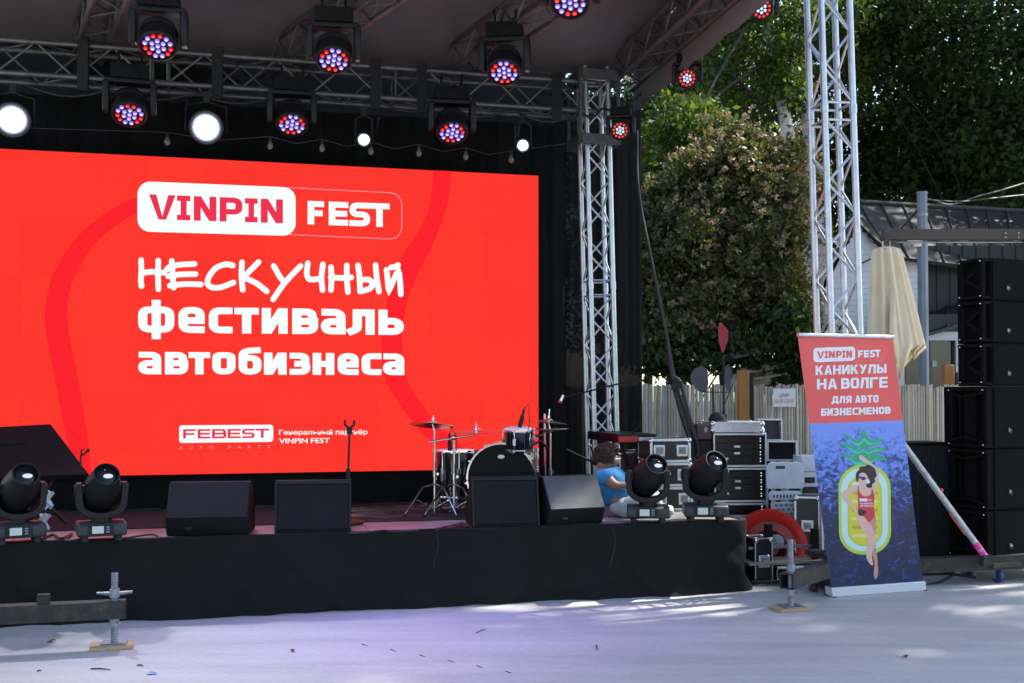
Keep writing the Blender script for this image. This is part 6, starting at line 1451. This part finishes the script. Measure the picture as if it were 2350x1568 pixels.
# ---- grey pole, camera, wires
gp_ = pmat('pole_grey_paint', (.19, .22, .27), .5, c2=(.15, .175, .22), scale=6)
YPo = 14.6; pa = at(2116, 446, YPo)
pole = thing('utility_pole', 'grey painted pole carrying a small white security camera', 'pole', (pa.x, YPo, 0), R(10))
MB().cyl((0, 0, 0), (0, 0, pa.z), .075, .068, 8).build('shaft', gp_, pole); MB().cyl((0, 0, pa.z), (0, 0, pa.z + .03), .075, n=8).build('cap', gp_, pole); MB().cyl((0, 0, pa.z - .30), (0, 0, pa.z - .26), .074, n=8).build('band', STEEL, pole)
cmr = thing('security_camera', 'small white bullet camera fixed to the grey pole', 'camera', at(2098, 553, YPo - .12), R(0))
cwh = pmat('camera_white', (.75, .76, .78), .35)
MB().box((0, 0, .0), (.20, .075, .075), rotm('Y', .06)).build('housing', cwh, cmr, bevel=.012); MB().box((-.01, 0, .045), (.25, .09, .012), rotm('Y', .06)).build('sun_hood', cwh, cmr, bevel=.003)
MB().cyl((-.10, 0, .006), (-.125, 0, .007), .03, n=14).build('lens', BLKP, cmr); MB().box((.06, .05, -.045), (.10, .05, .05)).build('bracket', cwh, cmr, bevel=.006)
for i, (pts, lb) in enumerate((([(2118, 452, YPo), (2180, 470, 15), (2240, 452, 15.4), (2300, 436, 15.8), (2400, 405, 16.4)], 'dark cable rising from the grey pole to the upper right'), ([(2118, 458, YPo), (2200, 463, 15), (2280, 455, 15.3), (2420, 440, 16)], 'dark cable running almost level right from the grey pole'), ([(2118, 470, YPo), (2010, 585, 16.6), (1960, 610, 16.9)], 'thin dark cable dropping from the grey pole to the white gable'))):
    Q = smoothpts([at(*p) for p in pts], 24); tag(MB().tube(Q, .013, 5).build('overhead_cable', cab), lb, 'cable', 'overhead cables on the grey pole')
# ---- cantilever parasol
YU = 12.0
um = thing('cantilever_parasol', 'folded cream parasol hanging from a dark brown cantilever beam', 'parasol', (at(2330, 540, YU).x + .6, YU, 0), 0)
brown = pmat('brown_beam', (.075, .052, .042), .6, c2=(.055, .038, .03), scale=10, stretch=(.6, 4, 4))
bx0, bx1 = at(2026, 540, YU), at(2400, 540, YU); zt_, zb_2 = Z(527, YU), Z(551, YU)
MB().box(((bx0.x + bx1.x) / 2, YU, (zt_ + zb_2) / 2), (bx1.x - bx0.x, .10, zt_ - zb_2)).build('arm', brown, um, world=True, bevel=.004)
MB().box((at(2352, 540, YU).x + .05, YU, zt_ / 2), (.12, .12, zt_ - .01)).build('mast', brown, um, world=True, bevel=.004)
MB().box((bx0.x + .03, YU, zb_2 - .07), (.06, .09, .16)).build('end_bracket', brown, um, world=True)
MB().prism([(0, 0), (.12, .0), (.10, -.03), (.04, -.05), (.0, -.13)], .05, Matrix.Translation((bx0.x + .05, YU, zb_2)) @ Matrix.Rotation(R(-90), 4, 'Z')).build('gusset', brown, um, world=True)
for (xx, yy) in ((2308, 535), (2308, 545), (2338, 535), (2338, 545), (2029, 565)): MB().cyl(at(xx, yy, YU - .05), at(xx, yy, YU - .07), .011, n=8).build('bolt', CHROME, um, world=True)
MB().cyl(at(2060, 556, YU), at(2352, 556, YU), .010, n=8).build('tie_rod', STEEL, um, world=True)
cream = pmat('cream_canvas', (.86, .70, .48), .8, c2=(.80, .64, .43), scale=5, bump=.1, bscale=90)
pcx = at(2030, 575, YU); ztop, zbot = Z(573, YU), Z(868, YU)
def paras(a, b):
    th = a * 2 * math.pi; r = lerp(.135, .265, b ** .85); pl = 1 + (.16 + .05 * b) * math.cos(th * 11) + .05 * math.sin(th * 4 + 1)
    low = zbot + .16 * (1 + math.sin(th + 2.3)) + .05 * math.cos(th * 11)
    z = lerp(ztop, low, b); sx = .02 + .10 * b
    return Vector((pcx.x + sx + r * pl * math.cos(th) * 1.0, YU + r * pl * math.sin(th), z))
MB().grid(176, 20, paras).build('canopy', cream, um, world=True, smooth=80)
MB().lathe([(.138, ztop + .001), (.10, ztop + .02), (.045, ztop + .03), (.045, ztop + .09), (1e-6, ztop + .095)], 20, Matrix.Translation((pcx.x + .02, YU, 0))).build('hub_cap', cream, um, world=True)
fl0 = [at(2058, 640, YU - .22), at(2099, 770, YU - .26), at(2080, 775, YU - .24), at(2040, 770, YU - .28)]
def flap(a, b):
    l = smoothpts([at(2046, 640, YU - .15), at(2040, 770, YU - .28), at(2052, 815, YU - .30), at(2062, 868, YU - .22)], 10); r2 = smoothpts([at(2064, 640, YU - .12), at(2099, 770, YU - .2), at(2088, 812, YU - .30), at(2064, 872, YU - .2)], 10)
    i = b * 10; k = min(int(i), 9); f = i - k; L_ = l[k].lerp(l[k + 1], f); R_2 = r2[k].lerp(r2[k + 1], f)
    return L_.lerp(R_2, a) + Vector((0, -.05 * math.sin(a * math.pi) - .03 * math.sin(a * 9 + b * 2), 0))
MB().grid(16, 20, flap).build('loose_flap', cream, um, world=True, smooth=80)

# ================================================================ trees
bark = pmat('dark_bark', (.030, .025, .020), .9, c2=(.055, .046, .037), scale=9, stretch=(3, 3, .6), bump=.5, bscale=20)
def birchmat():
    m = pmat('birch_bark', (.62, .60, .55), .7, c2=(.03, .028, .025), scale=7, stretch=(.8, .8, 3.2), bump=.2, bscale=20, detail=5, ramp=(.56, .64)); return m
birchm = birchmat()
G1 = leafmat('oak_leaves', [(0, (.030, .055, .014)), (.5, (.045, .085, .018)), (.85, (.075, .12, .022)), (1, (.12, .15, .02))], .38)
G2 = leafmat('dark_leaves', [(0, (.018, .036, .012)), (.6, (.030, .060, .016)), (1, (.055, .095, .02))], .30)
G3 = leafmat('light_leaves', [(0, (.05, .085, .018)), (.6, (.085, .13, .022)), (1, (.16, .19, .03))], .42)
G4 = leafmat('maple_leaves', [(0, (.035, .055, .016)), (.55, (.065, .085, .022)), (.85, (.10, .105, .028)), (1, (.16, .11, .035))], .32)
SEEDM = leafmat('maple_seeds', [(0, (.13, .10, .06)), (.5, (.21, .155, .10)), (.85, (.28, .20, .14)), (1, (.20, .17, .07))], .3)
def leaves(rng, centres, radii, per, size, flat=.0):
    """small folded leaves scattered through clumps; returns verts and faces"""
    n = len(centres) * per
    c = np.repeat(np.array(centres), per, 0); rr = np.repeat(np.array(radii), per)[:, None]
    d = rng.normal(size=(n, 3)); d /= np.linalg.norm(d, axis=1)[:, None]
    c = c + d * rr * (rng.random((n, 1)) ** .45) * np.array([1, 1, .75])
    a = rng.normal(size=(n, 3)); a /= np.linalg.norm(a, axis=1)[:, None]
    b = np.cross(a, rng.normal(size=(n, 3))); b /= np.linalg.norm(b, axis=1)[:, None]
    s = size * (.6 + .8 * rng.random((n, 1)))
    v = np.stack([c - a * s * .55, c + b * s * .32 + a * s * .05, c + a * s * .6, c - b * s * .32 + a * s * .05], 1).reshape(-1, 3)
    return v, n
def fill_quads(me, v, nq):
    me.vertices.add(nq * 4); me.vertices.foreach_set('co', v.ravel())
    me.loops.add(nq * 4); me.loops.foreach_set('vertex_index', np.arange(nq * 4, dtype=np.int32)); me.polygons.add(nq); me.polygons.foreach_set('loop_start', np.arange(0, nq * 4, 4, dtype=np.int32)); me.polygons.foreach_set('loop_total', np.full(nq, 4, dtype=np.int32))
    me.update(calc_edges=True)
def tree(label, base, trunk_pts, trunk_r, crown, nclump, per, size, mat, bk=bark, seed=0, group=None, name='tree', cat='tree', limbs=14, clump=(.35, .75), hollow_=.35, clusters=None):
    rng = np.random.default_rng(seed); t = thing(name, label, cat, base, 0, group); base = Vector(base)
    TP = smoothpts([Vector(p) for p in trunk_pts], 14); n = len(TP); rr = [lerp(trunk_r, trunk_r * .35, i / (n - 1)) * (1 + .06 * math.sin(i * 2.3)) for i in range(n)]
    MB().tube(TP, rr, 12).build('trunk', bk, t, world=True)
    cs, rs = [], []
    for (cx, cy, cz, ax, ay, az, wgt) in crown:
        for k in range(int(nclump * wgt)):
            d = rng.normal(size=3); d /= np.linalg.norm(d); q = hollow_ + (1 - hollow_) * rng.random() ** .6
            cs.append((cx + d[0] * ax * q, cy + d[1] * ay * q, cz + d[2] * az * q)); rs.append(rng.uniform(*clump))
    v, nq = leaves(rng, cs, rs, per, size)
    v = v - np.array(ROOTM[t.name].translation)
    me = bpy.data.meshes.new('crown'); fill_quads(me, v, nq); me.materials.append(mat); link('crown', me, t)
    if clusters is not None:
        P2 = np.array(cs); ctr = np.repeat(P2, 3, 0) + rng.normal(size=(len(P2) * 3, 3)) * .16 + np.array([0, -.12, .02])
        v2, n2 = leaves(rng, ctr, np.full(len(ctr), .075), 13, .05); v2 = v2 - np.array(ROOTM[t.name].translation)
        m2 = bpy.data.meshes.new('seed_clusters'); m2.from_pydata([], [], []); fill_quads(m2, v2, n2); m2.materials.append(clusters); tag(link('seed_clusters', m2, t), kind='stuff')
    mb = MB()
    for k in range(limbs):
        e = Vector(cs[int(rng.integers(len(cs)))]); i0 = int(rng.integers(n // 2, n - 1)); s0 = TP[i0]
        m_ = s0.lerp(e, .5) + Vector((rng.normal() * .2, rng.normal() * .2, .25)); r0 = rr[i0] * .34
        mb.tube(smoothpts([s0, m_, e], 6), [lerp(r0, .012, j / 6) for j in range(7)], 6)
    mb.build('limbs', bark, t, world=True)
    return t
def cl(px, py, Y, ax, ay, az, w=1.0):
    p = at(px, py, Y); return (p.x, p.y, p.z, ax, ay, az, w)
def gpt(px, Y): return Vector((at(px, 900, Y).x, Y, 0))
# maple with pinkish-brown seed clusters
b = gpt(1660, 15.6)
tree('maple full of pinkish brown seed clusters behind the bamboo fence', b, [b, b + Vector((.05, 0, 1.5)), b + Vector((-.05, .05, 3.2)), b + Vector((.1, 0, 4.6))], .13,
     [cl(1600, 620, 15.6, 1.05, .9, 1.05, 1), cl(1730, 520, 15.7, .85, .8, 1.25, .9), cl(1640, 420, 15.9, .75, .7, .7, .45), cl(1560, 760, 15.4, .7, .6, .5, .4), cl(1780, 690, 15.6, .55, .6, .6, .35), cl(1500, 600, 15.8, .6, .6, 1.0, .4), cl(1470, 760, 15.9, .6, .6, .5, .3), cl(1810, 430, 16.2, .6, .6, .8, .3), cl(1700, 330, 16.1, .5, .5, .5, .22), cl(1560, 480, 16.0, .8, .6, .6, .35)],
     150, 95, .075, G4, seed=11, clump=(.16, .36), hollow_=.2, clusters=SEEDM)
b = gpt(1560, 14.9)
tree('low dark bush tangled above the fence beside the wind spinner', b, [b, b + Vector((0, 0, 1.0)), b + Vector((.1, 0, 2.0))], .05, [cl(1560, 815, 15.0, .75, .4, .35, 1), cl(1690, 790, 15.2, .6, .4, .35, .8), cl(1820, 770, 15.1, .45, .4, .5, .7), cl(1850, 850, 14.9, .25, .3, .4, .4)], 40, 60, .09, G2, seed=12, clump=(.15, .32), name='bush', cat='bush', limbs=6)
# birches
for (pts, Y, r, lb, sd, cr) in (([(1905, 900), (1862, 560), (1822, 380), (1792, 220), (1764, 60), (1745, -160)], 19.5, .17, 'white-barked birch leaning left in front of the dark trees', 21, [cl(1640, 130, 20.6, 1.4, .8, 1.3, .8), cl(1720, 170, 19.3, 1.1, .5, .8, .45), cl(1790, 60, 19.2, .8, .4, .9, .3), cl(1620, -60, 19.8, 2.0, 1.5, 1.4, .8), cl(1850, 40, 20.8, 1.1, .8, 1.5, .6), cl(1550, 310, 17.2, .7, .6, .6, .4), cl(1500, 430, 16.8, .5, .5, .6, .3)]),
                                ([(1880, 900), (1872, 560), (1858, 340), (1846, 120), (1832, -200)], 21.5, .21, 'white-barked birch partly hidden behind the bright truss tower', 22, [cl(1850, 160, 22, 1.3, 1.2, 1.8, .7), cl(1950, -80, 22, 2.2, 1.6, 1.6, .9)])):
    P = [at(x, y, Y) for x, y in pts]; P[0].z = 0; tree(lb, P[0], P, r, cr, 60, 90, .10, G1, birchm, sd, name='birch_tree', limbs=9, clump=(.25, .6))
# leafy trees filling the background
BGT = [(1530, 24.0, [(1530, 380, 24, 2.0, 1.5, 2.2), (1480, 520, 24, 1.5, 1.5, 2.0), (1600, 250, 24.5, 1.7, 1.5, 1.6)], 'dark tree rising behind the pinkish maple', G2, .13, 31),
       (2000, 25.0, [(2040, 260, 25, 2.4, 2, 2.6), (2120, 90, 25, 2.8, 2, 2.2), (1960, 420, 25, 1.6, 1.5, 1.6)], 'large dark oak filling the space right of the bright truss tower', G2, .13, 32),
       (2260, 23.0, [(2250, 150, 23, 2.6, 2, 2.2), (2330, 330, 23, 1.9, 1.8, 1.7), (2050, 60, 22.5, 1.6, 1.4, 1.3), (2150, 330, 23.5, 1.6, 1.6, 1.4), (2230, 420, 24, 1.8, 1.2, .7)], 'large oak with hanging boughs above the house roof', G2, .13, 33),
       (2480, 21.0, [(2470, 60, 21, 2.4, 2, 3.0), (2420, 330, 21, 1.6, 1.6, 1.6)], 'broad tree entering the frame at the top right corner', G2, .13, 34),
       (1700, 30.0, [(1700, 300, 30, 3.2, 2, 3.4), (1780, 560, 30, 2.4, 2, 2.4), (1600, 600, 30, 2.4, 2, 2.4)], 'distant sunlit tree glimpsed between the birches and the canopy', G3, .15, 35),
       (2000, 33.0, [(2000, 300, 33, 4, 2, 4.0), (2000, 640, 33, 4, 2, 2.4), (1850, 640, 33, 3, 2, 2.4)], 'distant sunlit tree seen through gaps beside the truss tower', G3, .16, 36),
       (2300, 34.0, [(2300, 400, 34, 5, 2, 3.6), (2450, 250, 34, 4, 2, 4.5), (2250, 620, 34, 4, 2, 2)], 'distant sunlit tree seen below the oak boughs', G3, .16, 37),
       (1480, 29.0, [(1480, 420, 29, 2.4, 2, 3.0), (1420, 640, 29, 2.6, 2, 2.4), (1560, 640, 29, 2.4, 2, 2.2)], 'distant tree glimpsed left of the pinkish maple', G1, .14, 39),
       (1380, 27.0, [(1400, 250, 27, 2.6, 2, 3), (1330, 500, 27, 3, 2, 3)], 'dark tree glimpsed between the drape top and the sleeve block', G2, .14, 38)]
for (px, Y, cr, lb, mt, sz, sd) in BGT:
    b = gpt(px, Y); hz = max(at(1700, c[1], c[2]).z for c in cr)
    tree(lb, b, [b, b + Vector((.1, 0, 2.5)), b + Vector((-.15, 0, 5)), b + Vector((.1, 0, hz))], .13, [cl(*c, 1.0) for c in cr], 50 if Y > 26 else 64, 95, sz, mt, seed=sd, group='trees behind the stage', clump=(.45, 1.0), hollow_=.25, limbs=12)
# trees beside and beyond the frame that shade the square
SHT = [((9.2, 15.0), 9.5, 2.6, 'tall tree shading the square from beyond the speaker stack', 41), ((12.5, 21.0), 11.5, 3.4, 'tall tree standing beyond the house outside the frame', 42), ((-5.5, 19.0), 9.0, 3.2, 'tall dark tree hidden behind the red video wall', 48)]
for (xy, zc_, rc_, lb, sd) in SHT:
    b = Vector((xy[0], xy[1], 0))
    tree(lb, b, [b, b + Vector((.2, 0, zc_ * .35)), b + Vector((-.1, .1, zc_ * .7)), b + Vector((.1, 0, zc_ * 1.1))], .20, [(b.x, b.y, zc_, rc_, rc_, rc_ * .85, 1.0)], 70, 80, .17, G1 if sd % 2 else G2, seed=sd, group='shade trees round the square', clump=(.5, 1.0), hollow_=.2, limbs=14)

OVR = [((10.6, 11.8), (8.0, 10.2, 12.3), (4.2, 3.6, 2.0), 'great lime tree whose boughs overhang the square above the speaker stack', 51, 60), ((14.2, 9.2), (12.4, 10.6, 13.2), (4.2, 3.8, 2.0), 'great lime tree overhanging the square from the right', 52, 70)]
for (xy, c_, r_3, lb, sd, nc) in OVR:
    b = Vector((xy[0], xy[1], 0)); c3 = Vector(c_)
    tree(lb, b, [b, b.lerp(Vector((c3.x, c3.y, 0)), .12) + Vector((0, 0, 3)), b.lerp(Vector((c3.x, c3.y, 0)), .4) + Vector((0, 0, 5.8)), c3 + Vector((0, 0, r_3[2] * .6))], .20, [(*c_, *r_3, 1.0)], nc, 150, .22, G1, seed=sd, group='shade trees round the square', clump=(.55, 1.0), hollow_=.1, limbs=16)
